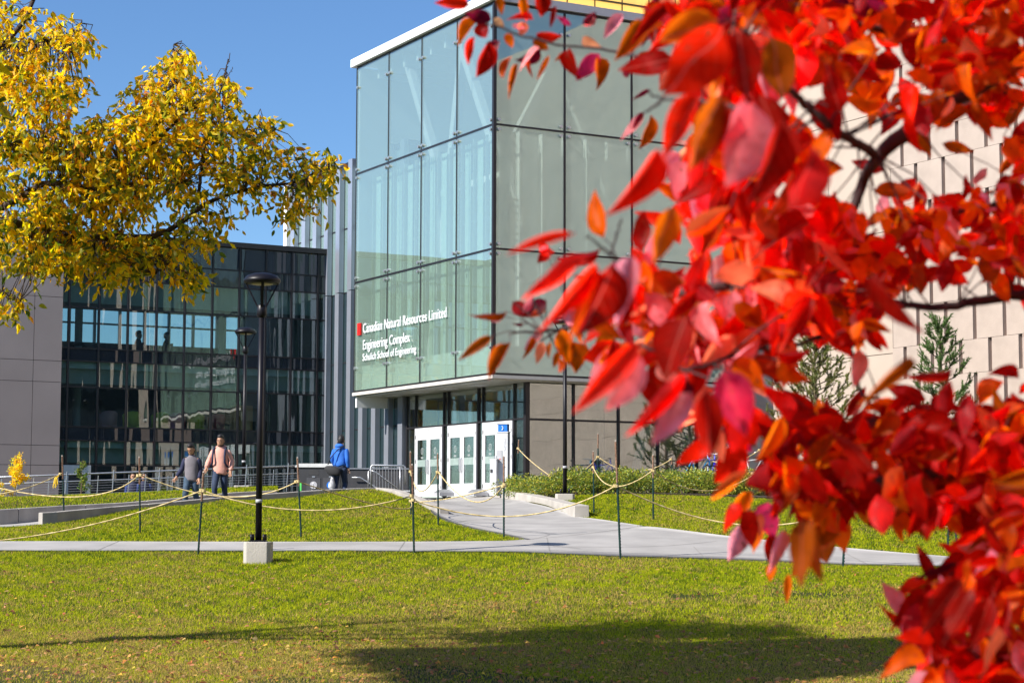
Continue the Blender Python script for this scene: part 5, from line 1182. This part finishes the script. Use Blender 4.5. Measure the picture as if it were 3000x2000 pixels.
HR = """1375 15 1276 5 40 R;1440 58 1357 40 46 M;1400 62 1331 118 34 O;1400 68 1426 113 42 C;1391 108 1364 186 20 R;1432 122 1402 230 46 C;1425 145 1464 118 22 M;1430 168 1462 128 20 P;1463 -10 1470 46 26 B;1540 -15 1535 60 22 O;1562 58 1492 47 26 R;1600 -20 1583 50 50 C;1538 66 1524 104 26 S;1500 75 1542 88 16 P;1673 76 1630 47 18 G;1628 18 1614 92 16 C;1448 55 1478 80 22 T;1484 98 1500 146 30 O;1500 166 1464 232 16 O;1582 138 1514 186 26 M;1582 142 1520 200 14 P;1516 186 1489 286 22 B;1554 162 1548 232 17 B;1609 163 1571 236 17 O;1570 100 1646 116 38 C;1560 120 1610 145 34 B;1745 36 1707 78 30 M;1740 50 1712 82 12 P;1826 42 1764 108 30 P;1888 58 1812 172 60 B;1912 50 1874 138 28 M;1930 60 1900 120 30 P;1708 108 1756 144 30 T;1664 146 1692 230 48 C;1756 158 1688 238 52 G;1752 166 1762 256 56 B;1656 152 1625 180 12 B;1862 172 1829 236 24 M;1898 150 1886 214 36 B;1903 262 1854 292 14 M;1888 334 1815 412 30 P;1888 330 1850 380 14 M;1906 336 1880 440 34 B;2105 62 1925 110 80 O;2110 40 1960 75 60 R;2118 82 1958 284 135 R;2165 90 2185 292 150 C;2195 95 2262 230 44 S;2120 100 2090 300 60 O;2260 110 2300 290 80 B;2310 160 2265 300 75 P;2290 200 2330 330 60 P;2050 285 1935 440 62 R;2110 280 1985 500 95 B;2130 300 2060 500 80 C;2180 290 2120 490 70 P;2200 300 2160 560 120 P;2230 280 2300 470 110 C;2190 270 2240 330 60 S;2030 430 1960 500 60 S;2290 350 2230 600 100 C;2380 430 2340 640 90 R;2430 380 2370 520 60 O;2400 290 2460 420 90 C;2460 330 2420 180 80 C;
1928 436 1812 642 92 R;1768 696 1731 553 66 O;1686 684 1476 738 30 R;1626 738 1574 712 30 R;1614 734 1576 776 32 C;1600 735 1585 722 24 P;1975 606 1902 775 82 O;1990 640 2060 760 44 R;2140 605 1995 700 60 O;2090 640 2040 760 46 O;2150 590 2100 690 56 P;1758 728 1632 768 22 C;1722 748 1544 892 62 R;1748 775 1600 966 66 R;1745 790 1640 915 52 C;1742 770 1670 1000 40 O;1795 772 1718 1002 120 C;1856 752 1802 936 74 P;1840 770 1790 930 60 G;1672 900 1684 962 50 P;1486 912 1374 938 30 B;1470 925 1440 942 18 P;1442 984 1344 1052 32 B;1496 1004 1424 1112 48 B;1502 884 1558 926 36 C;1600 880 1540 925 44 M;1560 870 1535 918 24 P;1598 905 1550 928 20 O;1535 948 1500 950 12 M;1563 988 1538 1046 24 B;1592 975 1530 1025 26 P;1590 1000 1572 1066 30 S;1614 1002 1603 1048 16 B;1646 965 1664 1066 42 O;1678 1000 1692 1092 54 B;1636 1030 1620 1080 22 B;1640 1050 1646 1095 20 O;1712 1000 1746 1082 22 B;1690 950 1704 1010 30 O;1800 960 1740 1040 44 B;
1872 1004 1692 1206 66 R;1868 1030 1790 1216 86 P;1892 1008 1862 1092 60 M;2002 1090 1842 1276 56 R;2014 1110 1903 1220 52 M;2024 1150 1905 1310 76 P;2010 930 1935 1110 120 C;1990 1010 1960 1130 80 C;2120 1086 2186 1270 124 G;2190 955 2120 1070 130 C;1900 946 1786 985 38 B;2190 1080 2240 1160 44 S;2070 1140 2082 1350 90 C;2050 1060 2000 1130 60 S;2000 1020 1990 1065 34 Y;2110 980 2050 1060 30 G;2230 940 2260 1060 80 C;2130 1230 2200 1330 70 G;
2192 1330 2088 1400 84 R;2195 1376 2062 1472 38 O;2100 1290 1985 1370 50 R;2290 1215 2230 1360 50 O;2275 1250 2246 1340 30 P;2312 1230 2296 1345 40 O;2362 1258 2340 1338 32 O;2410 1300 2362 1376 38 P;2316 1322 2332 1390 34 S;2330 1290 2262 1370 50 C;2200 1440 2135 1540 48 O;2184 1534 2138 1642 64 P;2246 1470 2258 1576 66 G;2300 1552 2258 1672 44 P;2256 1560 2262 1660 46 C;2230 1540 2205 1620 30 O;2350 1520 2346 1722 80 B;2376 1520 2392 1706 62 B;2410 1540 2424 1652 72 B;2452 1450 2466 1574 78 C;2500 1460 2486 1535 34 P;2546 1438 2544 1486 16 Y;2540 1455 2556 1562 32 B;2700 1478 2722 1584 66 B;2640 1470 2660 1560 60 C;2310 1680 2304 1770 24 O;2360 1620 2318 1690 30 B;2290 1430 2340 1480 40 R;2420 1395 2390 1430 30 O;2465 1395 2405 1420 30 O;2390 1430 2370 1480 30 S;2270 1650 2250 1700 30 O;
2808 1652 2682 1692 24 M;2770 1686 2686 1750 34 R;2790 1960 2664 2010 70 O;2760 1700 2800 1800 66 C;2820 1700 2700 1840 70 C;2860 1690 2870 1720 50 C;2850 1720 2760 1890 60 C;2900 1750 2850 1900 70 C;2730 1860 2700 1990 60 R;2790 1890 2740 1980 50 P;2920 1830 2880 1990 60 B;2960 1700 2930 1830 66 C;
2570 1380 2440 1240 60 C;2670 1050 2530 1180 34 B;2480 1220 2540 1130 40 C;2790 1080 2650 1110 20 C;2740 1190 2640 1240 56 C;2590 500 2500 470 40 C;2560 560 2680 560 46 B;2640 415 2740 445 40 B;2760 420 2850 440 36 B;2690 640 2610 670 30 O;2580 640 2600 560 40 P;2700 760 2690 860 70 C;2560 800 2690 980 60 C"""
RLS = []
def rleaf(bx, by, tx, ty, wpx, c, real=.07, spread=.5, d=None):
    L = math.hypot(tx - bx, ty - by)
    if d is None: d = min(3.5, max(1.9, real * F / L))
    a = at(bx, by, d); b = at(tx, ty, d + random.uniform(-.28, .28) * L / F * d)
    toc = -(a + b).normalized(); n_ = (toc + rv(spread * .6)); 
    if random.random() < .25: n_ = -n_
    M = frame(a, b, n_, wpx / F * d * .98 / max(.7, abs(n_.normalized().dot(toc)))); RLS.append((M, c, L)); return a
pet = MB()
def jit(c, k=.16): return tuple(min(1, x * random.uniform(1 - k, 1 + k)) for x in c)
for it in HR.replace('\n', '').split(';'):
    if not it.strip(): continue
    q = it.split(); bx, by, tx, ty, wp = map(float, q[:5]); a = rleaf(bx, by, tx, ty, wp, jit(CL[q[5]], .08))
    nr_ = min(RB_, key=lambda v: (v - a).length_squared)
    if (nr_ - a).length < .22: m_ = nr_.lerp(a, .5) + Vector((0, 0, .006)); pet.tube([a - rt, m_ - rt, nr_ - rt], [.0007, .0009, .0012], 4)
def fill(poly, n, lmin, lmax, d0, d1, cols, down=.7, holes=()):
    poly = np.array(poly, float); x0, y0 = poly.min(0); x1, y1 = poly.max(0); k = 0
    while k < n:
        x, y = random.uniform(x0, x1), random.uniform(y0, y1)
        if not inpoly([x], [y], poly)[0] or any(inpoly([x], [y], h)[0] for h in holes): continue
        k += 1; nl = random.randint(3, 6); d = random.uniform(d0, d1); dr = random.uniform(0, 2 * math.pi)
        P0 = None
        for j in range(nl):
            L = random.uniform(lmin, lmax); a_ = random.gauss(math.pi / 2, .95) if random.random() < down else random.uniform(0, 6.28)
            bx, by = x + random.gauss(0, L * .3), y + random.gauss(0, L * .22)
            tx, ty = bx + L * math.cos(a_), by + L * math.sin(a_)
            if any(inpoly([tx], [ty], h)[0] for h in holes) and random.random() < .85: continue
            a = rleaf(bx, by, tx, ty, L * random.uniform(.26, .52), jit(CL[random.choice(cols)]), spread=.8, d=d + random.uniform(-.08, .08))
            if P0 is None: P0 = a
        if P0 is not None:
            nr_ = min(RB_, key=lambda v: (v - P0).length_squared)
            if (nr_ - P0).length < .16: pet.tube([P0 - rt, nr_.lerp(P0, .5) - rt + rv(.004), nr_ - rt], [.001, .0013, .002], 4)
H1 = [(2240, 225), (2310, 330), (2360, 400), (2430, 440), (2480, 470), (2540, 420), (2620, 400), (2600, 300), (2490, 290), (2440, 150), (2420, 160), (2430, 250), (2350, 270)]
H2 = [(2560, 560), (2640, 500), (2720, 430), (2780, 330), (2850, 330), (2860, 420), (2960, 380), (2960, 480), (2900, 520), (2800, 560), (2750, 560), (2740, 470), (2690, 480), (2640, 580), (2600, 600)]
H3 = [(2560, 1000), (2600, 890), (2700, 850), (2760, 790), (2860, 760), (2900, 850), (2960, 900), (3000, 870), (3000, 1120), (2900, 1130), (2800, 1140), (2700, 1180), (2640, 1150), (2560, 1120), (2530, 1150), (2530, 1060)]
H4 = [(2260, 1050), (2330, 1010), (2400, 1030), (2440, 1000), (2550, 1050), (2530, 1160), (2460, 1180), (2400, 1200), (2330, 1240), (2260, 1180)]
H5 = [(2600, 20), (2700, 0), (2720, 60), (2660, 150), (2610, 90)]
H6 = [(2540, 560), (2600, 560), (2620, 680), (2550, 700)]
H7 = [(2240, 1260), (2190, 1230), (2170, 1400), (2120, 1450), (2000, 1500), (1980, 1290)]
HOL = (H1, H2, H3, H4, H5, H6, H7)
fill([(1950, 0), (2350, -20), (2400, 150), (2250, 200), (2240, 400), (2330, 520), (2400, 700), (2360, 950), (2260, 1000), (2100, 960), (1860, 900), (1800, 780), (2060, 760), (1990, 480), (2080, 330), (2000, 120)], 60, 100, 170, 2.7, 3.2, 'RCOPRBCSR')
fill([(1700, 800), (2250, 780), (2240, 1100), (2160, 1250), (1960, 1180), (1800, 1010)], 18, 100, 160, 2.7, 3.1, 'RCOPBCS')
fill([(2240, -40), (3040, -60), (3040, 500), (2860, 420), (2700, 330), (2500, 300), (2400, 220), (2300, 100)], 84, 70, 130, 2.8, 3.5, 'CCBROBOB', holes=HOL)
fill([(1950, -60), (2600, -60), (2600, 20), (1980, 10)], 18, 80, 130, 2.7, 3.4, 'CROBM')
fill([(2360, 560), (2560, 640), (2700, 560), (2860, 540), (3040, 440), (3040, 900), (2860, 780), (2740, 860), (2600, 960), (2400, 1000), (2340, 820)], 128, 50, 110, 2.9, 3.6, 'CCBROCORPO', holes=HOL)
fill([(2240, 1290), (2330, 1240), (2500, 1190), (2700, 1170), (3040, 1130), (3040, 1560), (2880, 1500), (2700, 1470), (2540, 1460), (2380, 1500), (2180, 1480), (2260, 1380)], 92, 80, 140, 2.8, 3.3, 'CCCBCRBCO', holes=(H7,))
fill([(2700, 1700), (2830, 1660), (2900, 1480), (3040, 1450), (3040, 2050), (2760, 2050), (2760, 1900), (2690, 1820)], 62, 90, 150, 2.7, 3.3, 'CCCBCRRPO')
fill([(3050, -400), (4200, -600), (4300, 2300), (3050, 2100)], 330, 90, 160, 2.5, 3.9, 'CCBRO')
fill([(1900, -1500), (4200, -1500), (4200, -100), (2200, -100)], 260, 90, 160, 2.5, 3.9, 'CCBRO')
pet.build('twigs', M_rbark, RT_); tag(RT_.children[-1], kind='stuff')
leaf_tree(RT_, RLS, 300, L_red, L_redm, TPL)

# ------------------------------------------------------------------ shrubs and young trees
def leafcloud(n, fn, Ls, cols, m, name='foliage', asp=.5):
    VV, FF, CC = [], [], []; base = 0
    for i in range(n):
        p, dr = fn(); L = random.uniform(*Ls); dr = (dr + rv(.5)).normalized(); M = frame(p, p + dr * L, rv().normalized(), L * asp * random.uniform(.8, 1.2))
        V = np.array([(0, 0, 0), (.5, .5, .1), (0, 1, 0), (-.5, .5, .1)]); A = np.array(M)
        VV.append(V @ A[:3, :3].T + A[:3, 3]); FF.append(np.array([[0, 1, 2, 3]]) + base); base += 4; c = random.choice(cols); CC.append(np.repeat([jit(c, .2)], 4, 0))
    return np_mesh(name, np.concatenate(VV), np.concatenate(FF), m, np.concatenate(CC))
L_shr = leafmat('shrub_leaf', 'attr', .35, .45, spec=.5)
SHM = []
for v in range(3):
    cs = [(Vector((random.uniform(-.42, .42), random.uniform(-.3, .3), random.uniform(.22, .5))), random.uniform(.16, .27)) for _ in range(12)]
    def fn():
        c, r = random.choice(cs); d = rv().normalized(); return c + d * r * random.uniform(.7, 1.05), d
    SHM.append((leafcloud(2300, fn, (.036, .064), [(.11, .18, .03), (.08, .14, .03), (.22, .27, .04), (.50, .47, .04), (.36, .38, .04)][:5], L_shr), cs))
HC = [('low green shrub at the left end of the hedge by the phone pillar', 1505, 55.5), ('green and yellow shrub in front of the glass corner', 1560, 54.3), ('green shrub left of the right hand lamp post', 1612, 53.4), ('yellow tinged shrub just right of the lamp post', 1690, 52.6),
      ('green shrub between the lamp post and the tallest stake', 1752, 52.2), ('yellowish shrub behind the tallest stake', 1815, 52.0), ('green shrub in the hedge middle', 1880, 51.8), ('yellow green shrub right of the hedge middle', 1945, 51.6),
      ('green shrub below the turquoise bicycle', 2010, 51.2), ('yellowish shrub below the blue bicycle', 2075, 50.9), ('dark green shrub near the right end of the hedge', 2140, 50.5), ('small green shrub at the right end of the hedge below the red leaves', 2205, 50.2), ('dark shrub behind the red leaves at the far right of the bed', 2440, 50), ('second dark shrub behind the red leaves in the right bed', 2560, 50.2), ('green shrub in the bed near the pine', 2680, 50.5)]
for i, (lb, px, d) in enumerate(HC):
    for k in (0, 1):
        if k and i > 11: continue
        pxx = px + k * 32; dd = d + k * .55; x = at(pxx, 1450, dd).x; t = empty('hedge_shrub', (x, dd, h1(x, dd) - .05), random.uniform(0, 6.28), label=lb if not k else lb.replace('shrub', 'back row shrub', 1), cat='shrub', group='shrubs of the hedge in the planting bed')
        s_ = random.uniform(.95, 1.2) if k == 0 else random.uniform(1.1, 1.35); t.scale = (s_ * 1.05, s_ * 1.05, s_ * random.uniform(.9, 1.1)); me, cs = SHM[(i + k) % 3]
        link('foliage', me, t); st = MB()
        for c, r in cs[:7]: st.tube([(0, 0, 0), tuple(c * .5 + rv(.02)), tuple(c)], [.012, .008, .005], 4)
        st.build('stems', M_pbark, t)
bedA = [Vector(at(px, py, d)) for px, py, d in ((1470, 1443, 57.5), (1600, 1448, 53.2), (1900, 1452, 50.9), (2300, 1462, 48.8), (2750, 1478, 48.6), (3300, 1490, 48.6))]
bedB = [Vector(at(px, py, d)) for px, py, d in ((1490, 1440, 60), (1600, 1440, 57.5), (1900, 1440, 57), (2300, 1440, 57), (2750, 1440, 58), (3300, 1440, 60))]
strip('planting_bed', bedA, bedB, M_mulch, 80, 12, .05, 'dark mulch planting bed under the hedge')
def sapling(px, ybase, ytop, d, label, cols, wpx, n, name):
    P = at(px, ybase, d); H = (at(px, ytop, d) - P).z; w_ = wpx / F * d / 2
    t = empty(name, tuple(P), label=label, cat='shrub'); st = MB(); ends = []
    MB().tube([(0, 0, -.1), (.01, 0, H * .5), (0, .01, H * .97)], [.018, .012, .004], 6).build('stem', M_pbark, t)
    for k in range(16):
        z = H * random.uniform(.05, .85); a = random.uniform(0, 6.28); r = w_ * (1 - (z / H) ** 1.6) * random.uniform(.6, 1.1); e = Vector((r * math.cos(a), r * math.sin(a), z + H * .14)); st.tube([(0, 0, z), tuple(e)], [.006, .002], 4); ends.append((Vector((0, 0, z)), e))
    tag(st.build('twigs', M_pbark, t), kind='stuff')
    def fn():
        a, b = random.choice(ends); q = random.uniform(.25, 1.05); return a.lerp(b, q) + rv(.035), Vector((random.uniform(-1, 1), random.uniform(-1, 1), .1))
    link('foliage', leafcloud(n, fn, (.04, .07), cols, L_yelm, asp=.75), t)
sapling(45, 1460, 1318, 51.5, 'young shrub with bright yellow leaves in front of the concrete block', [(.85, .66, .02), (.85, .58, .02), (.7, .62, .04)], 78, 1250, 'yellow_shrub')
sapling(-20, 1462, 1400, 51.2, 'low yellow shrub at the very left edge of the lawn', [(.85, .62, .02), (.7, .6, .04)], 90, 500, 'yellow_shrub')
sapling(237, 1452, 1346, 52.5, 'young green sapling behind the railing before the white service door', [(.10, .17, .03), (.14, .2, .04), (.3, .33, .05)], 64, 560, 'green_sapling')

# ------------------------------------------------------------------ pines
L_ndl = leafmat('pine_needle', 'attr', .2, .5, spec=.35)
def pine(px, ytop, d, base_z, wid, label, nb, cols, up=.9):
    top = at(px, ytop, d); P = Vector((top.x, d, base_z)); H = top.z - base_z; t = empty('pine_tree', tuple(P), label=label, cat='pine tree')
    MB().tube([(0, 0, 0), (.03, 0, H * .5), (0, 0, H * .97)], [.10, .06, .012], 8).build('trunk', M_pbark, t, True)
    VV, FF, CC = [], [], []; base = [0]
    def tuft(a, b, n, L):
        for _ in range(n):
            q = a.lerp(b, random.random()); d_ = ((b - a).normalized() * .9 + rv(.55)).normalized(); e = q + d_ * L * random.uniform(.7, 1.1); sd = d_.cross(rv()).normalized() * .010
            VV.append(np.array([q - sd, q + sd, e])); FF.append([base[0], base[0] + 1, base[0] + 2]); base[0] += 3; CC.append(np.repeat([jit(random.choice(cols), .25)], 3, 0))
    for k in range(nb):
        f = (k + .5) / nb; z = H * (.12 + .84 * f); a = k * 2.4 + random.uniform(-.3, .3); r = wid * (1 - f) ** .75 * random.uniform(.75, 1.1) + .08
        o = Vector((0, 0, z)); m_ = o + Vector((math.cos(a) * r * .6, math.sin(a) * r * .6, r * .22)); e = o + Vector((math.cos(a) * r, math.sin(a) * r, r * up * random.uniform(.5, .9)))
        MB().tube([o, m_, e], [.022, .014, .007], 5).build('branch', M_pbark, t, True)
        tuft(m_, e, 90, .11); tuft(e, e + Vector((0, 0, .22)), 70, .09)
        for j in range(7):
            q = o.lerp(m_, random.uniform(.3, 1)) if j < 2 else m_.lerp(e, random.uniform(0, .9)); s_ = q + Vector((math.cos(a) * .15, math.sin(a) * .15, .22)) + rv(.12); tuft(q, s_, 64, .095)
    tuft(Vector((0, 0, H * .9)), Vector((0, 0, H)), 70, .08)
    tag(link('needles', np_mesh('needles', np.concatenate(VV), np.array(FF), L_ndl, np.concatenate(CC)), t), kind='stuff')
pine(2385, 975, 58, .6, 1.75, 'broad bushy pine in front of the louvre, left of the other pine', 64, [(.15, .19, .04), (.20, .22, .05), (.24, .22, .07)])
pine(2752, 925, 55.5, .6, 1.15, 'slender young pine in front of the slotted beige wall', 44, [(.09, .17, .04), (.13, .21, .05), (.07, .13, .035)])

# ------------------------------------------------------------------ lawn grass: blades as real geometry
def blades(name, Pxy, hmin, hmax, wd, label, zfn=None, gold=1.0):
    n = len(Pxy); x, y = Pxy[:, 0], Pxy[:, 1]; z = hgt(x, y) if zfn is None else zfn
    def nz(fx, fy, s): r_ = np.random.default_rng(s); o = np.zeros(n); 
    # patchiness from a few rotated sine fields
    def field(sc_, seed):
        r_ = np.random.default_rng(seed); o = np.zeros(n)
        for _ in range(9):
            a = r_.uniform(0, 6.28); f = sc_ * r_.uniform(.6, 1.8); o += np.sin((x * math.cos(a) + y * .8 * math.sin(a)) * f + r_.uniform(0, 6.28))
        return o / 3
    f1, f2, f3, f4 = field(1.1, 1), field(4.5, 2), field(14, 3), field(38, 4)
    fg = np.clip((30 - y) / 11, 0, 1)
    dry = np.clip(.16 + .20 * f1 + .20 * f2 + .10 * f3 + .66 * fg ** 1.1, 0, 1) * gold
    h_ = rng.uniform(hmin, hmax, n) * (1 - .35 * np.clip(dry, 0, 1)) * (1 + .18 * f3 * .5 + .12 * f2)
    a = rng.uniform(0, 2 * math.pi, n); ln = rng.normal(0, .55, (n, 2)) * h_[:, None]
    w2 = wd * rng.uniform(.6, 1.3, n)
    B1 = np.stack([x + np.cos(a) * w2, y + np.sin(a) * w2, z - .005], 1); B2 = np.stack([x - np.cos(a) * w2, y - np.sin(a) * w2, z - .005], 1); Tp = np.stack([x + ln[:, 0], y + ln[:, 1], z + h_], 1)
    V = np.empty((n * 3, 3)); V[0::3] = B1; V[1::3] = B2; V[2::3] = Tp
    isd = rng.random(n) < dry * .72
    c = np.where(isd[:, None], np.array([[.52, .37, .11]]), np.array([[.34, .40, .012]])) * rng.uniform(.82, 1.15, (n, 1))
    dkg = (rng.random(n) < np.clip(.30 + .16 * f2 + .32 * f3 + .22 * f4 - .12 * fg, 0, 1))[:, None] & ~isd[:, None]; c = np.where(dkg, np.array([[.10, .17, .012]]) * rng.uniform(.7, 1.3, (n, 1)), c)
    yel = (rng.random(n) < .30)[:, None] & ~isd[:, None] & ~dkg; c = np.where(yel, np.array([[.58, .56, .02]]) * rng.uniform(.7, 1.2, (n, 1)), c)
    C = np.repeat(c, 3, 0); return tag(link(name, np_mesh(name, V, np.arange(n * 3).reshape(n, 3), L_grass, C)), label=label, kind='stuff')
def scatter(y0, y1, dens, mx=1.06, xr=None):
    A = (y1 ** 2 - y0 ** 2) / 2 * .5288 * mx; n = int(A * dens); u = rng.random(n); y = np.sqrt(y0 ** 2 + u * (y1 ** 2 - y0 ** 2)); x = (rng.random(n) - .5) * .5288 * mx * y
    if xr: k = (x > xr[0]) & (x < xr[1]); x, y = x[k], y[k]
    keep = np.ones(len(x), bool)
    for p in PATHS: keep &= ~inpoly(x + rng.normal(0, .02, len(x)), y + rng.normal(0, .03, len(x)), p)
    return np.stack([x, y], 1)[keep]
S = scatter(16.6, 24, 3000); S2_ = None
bald = (np.sin(S[:, 0] * 1.3 + 2) + np.sin(S[:, 0] * 3.1 + S[:, 1] * 2.2) * .6 + np.sin(S[:, 1] * 4.1) * .4) * .22 + (19.0 - S[:, 1]) * .34 + (S[:, 0] < -.5) * .22 > .48
S = S[~(bald & (rng.random(len(S)) < .72))]
blades('grass', S, .022, .050, .0045, 'short sunlit grass with dry tips in the foreground')
S3 = scatter(24, 36.5, 1500); wr = np.exp(-((S3[:, 1] - 27.6 - .25 * np.sin(S3[:, 0] * 2.1)) / .55) ** 2) * (S3[:, 0] > 2.2) * (.6 + .4 * np.sin(S3[:, 0] * 3.3)) + np.exp(-((S3[:, 1] - 34.4) / .3) ** 2) * (S3[:, 0] > .3) * .5
S3 = S3[rng.random(len(S3)) > wr * .9]
blades('grass', S3, .028, .06, .006, 'green lawn grass in front of the footpath')
S = scatter(36, 52, 900); S = S[S[:, 1] < 52]
wB = interp(wb, 60)
kp = ~((S[:, 0] < wB[-1, 0]) & (S[:, 1] > np.interp(S[:, 0], wB[:, 0], wB[:, 1]) - .02)); 
cf = (S[:, 0] > wB[-1, 0]) & (S[:, 0] < 1.2) & (S[:, 1] > 45); S = S[kp & ~cf]
blades('grass', S, .03, .06, .009, 'bright green mown grass on the lawns round the entrance', gold=.75)
n = 26000; u, v = rng.random(n), rng.random(n); xx = np.interp(u, np.linspace(0, 1, 60), e1[:, 0]); ia = u * 59; i0_ = np.clip(ia.astype(int), 0, 58); fr_ = (ia - i0_)[:, None]
Pa = e1[i0_] * (1 - fr_) + e1[i0_ + 1] * fr_; Pb = e2[i0_] * (1 - fr_) + e2[i0_ + 1] * fr_; Pq = Pa * (1 - v[:, None]) + Pb * v[:, None]
blades('grass', Pq[:, :2], .03, .06, .01, 'bright grass on the raised strip behind the retaining wall', zfn=Pq[:, 2] - .015 + .1 * np.sin(math.pi * v), gold=.6)
# fallen leaves
VV, FF, CC = [], [], []; base = 0
for i in range(3200):
    y = math.sqrt(random.uniform(17 ** 2, 33 ** 2)) if random.random() > .45 else random.uniform(17, 22); x = random.uniform(-.28, .28) * y; z = h1(x, y) if False else 0
    VV.append((x, y))
VV = np.array(VV); zz = hgt(VV[:, 0], VV[:, 1]); LV, LF, LC = [], [], []
for (x, y), z in zip(VV, zz):
    V, Fq = TPL4[random.randrange(3)]; L = random.uniform(.035, .07); a = random.uniform(0, 6.28)
    M = frame(Vector((x, y, z + .025)), Vector((x + L * math.cos(a), y + L * math.sin(a), z + .03 + random.uniform(-.01, .02))), Vector((0, 0, 1)) + rv(.4), L * .6); A = np.array(M)
    LV.append(V @ A[:3, :3].T + A[:3, 3]); LF.append(Fq + base); base += len(V); LC.append(np.repeat([jit(random.choice([(.42, .24, .10), (.5, .30, .12), (.30, .15, .07), (.60, .38, .08), (.50, .22, .07)]), .2)], len(V), 0))
tag(link('fallen_leaves', np_mesh('fallen_leaves', np.concatenate(LV), np.concatenate(LF), L_yelm, np.concatenate(LC))), label='dry orange and brown leaves scattered over the foreground grass', kind='stuff')
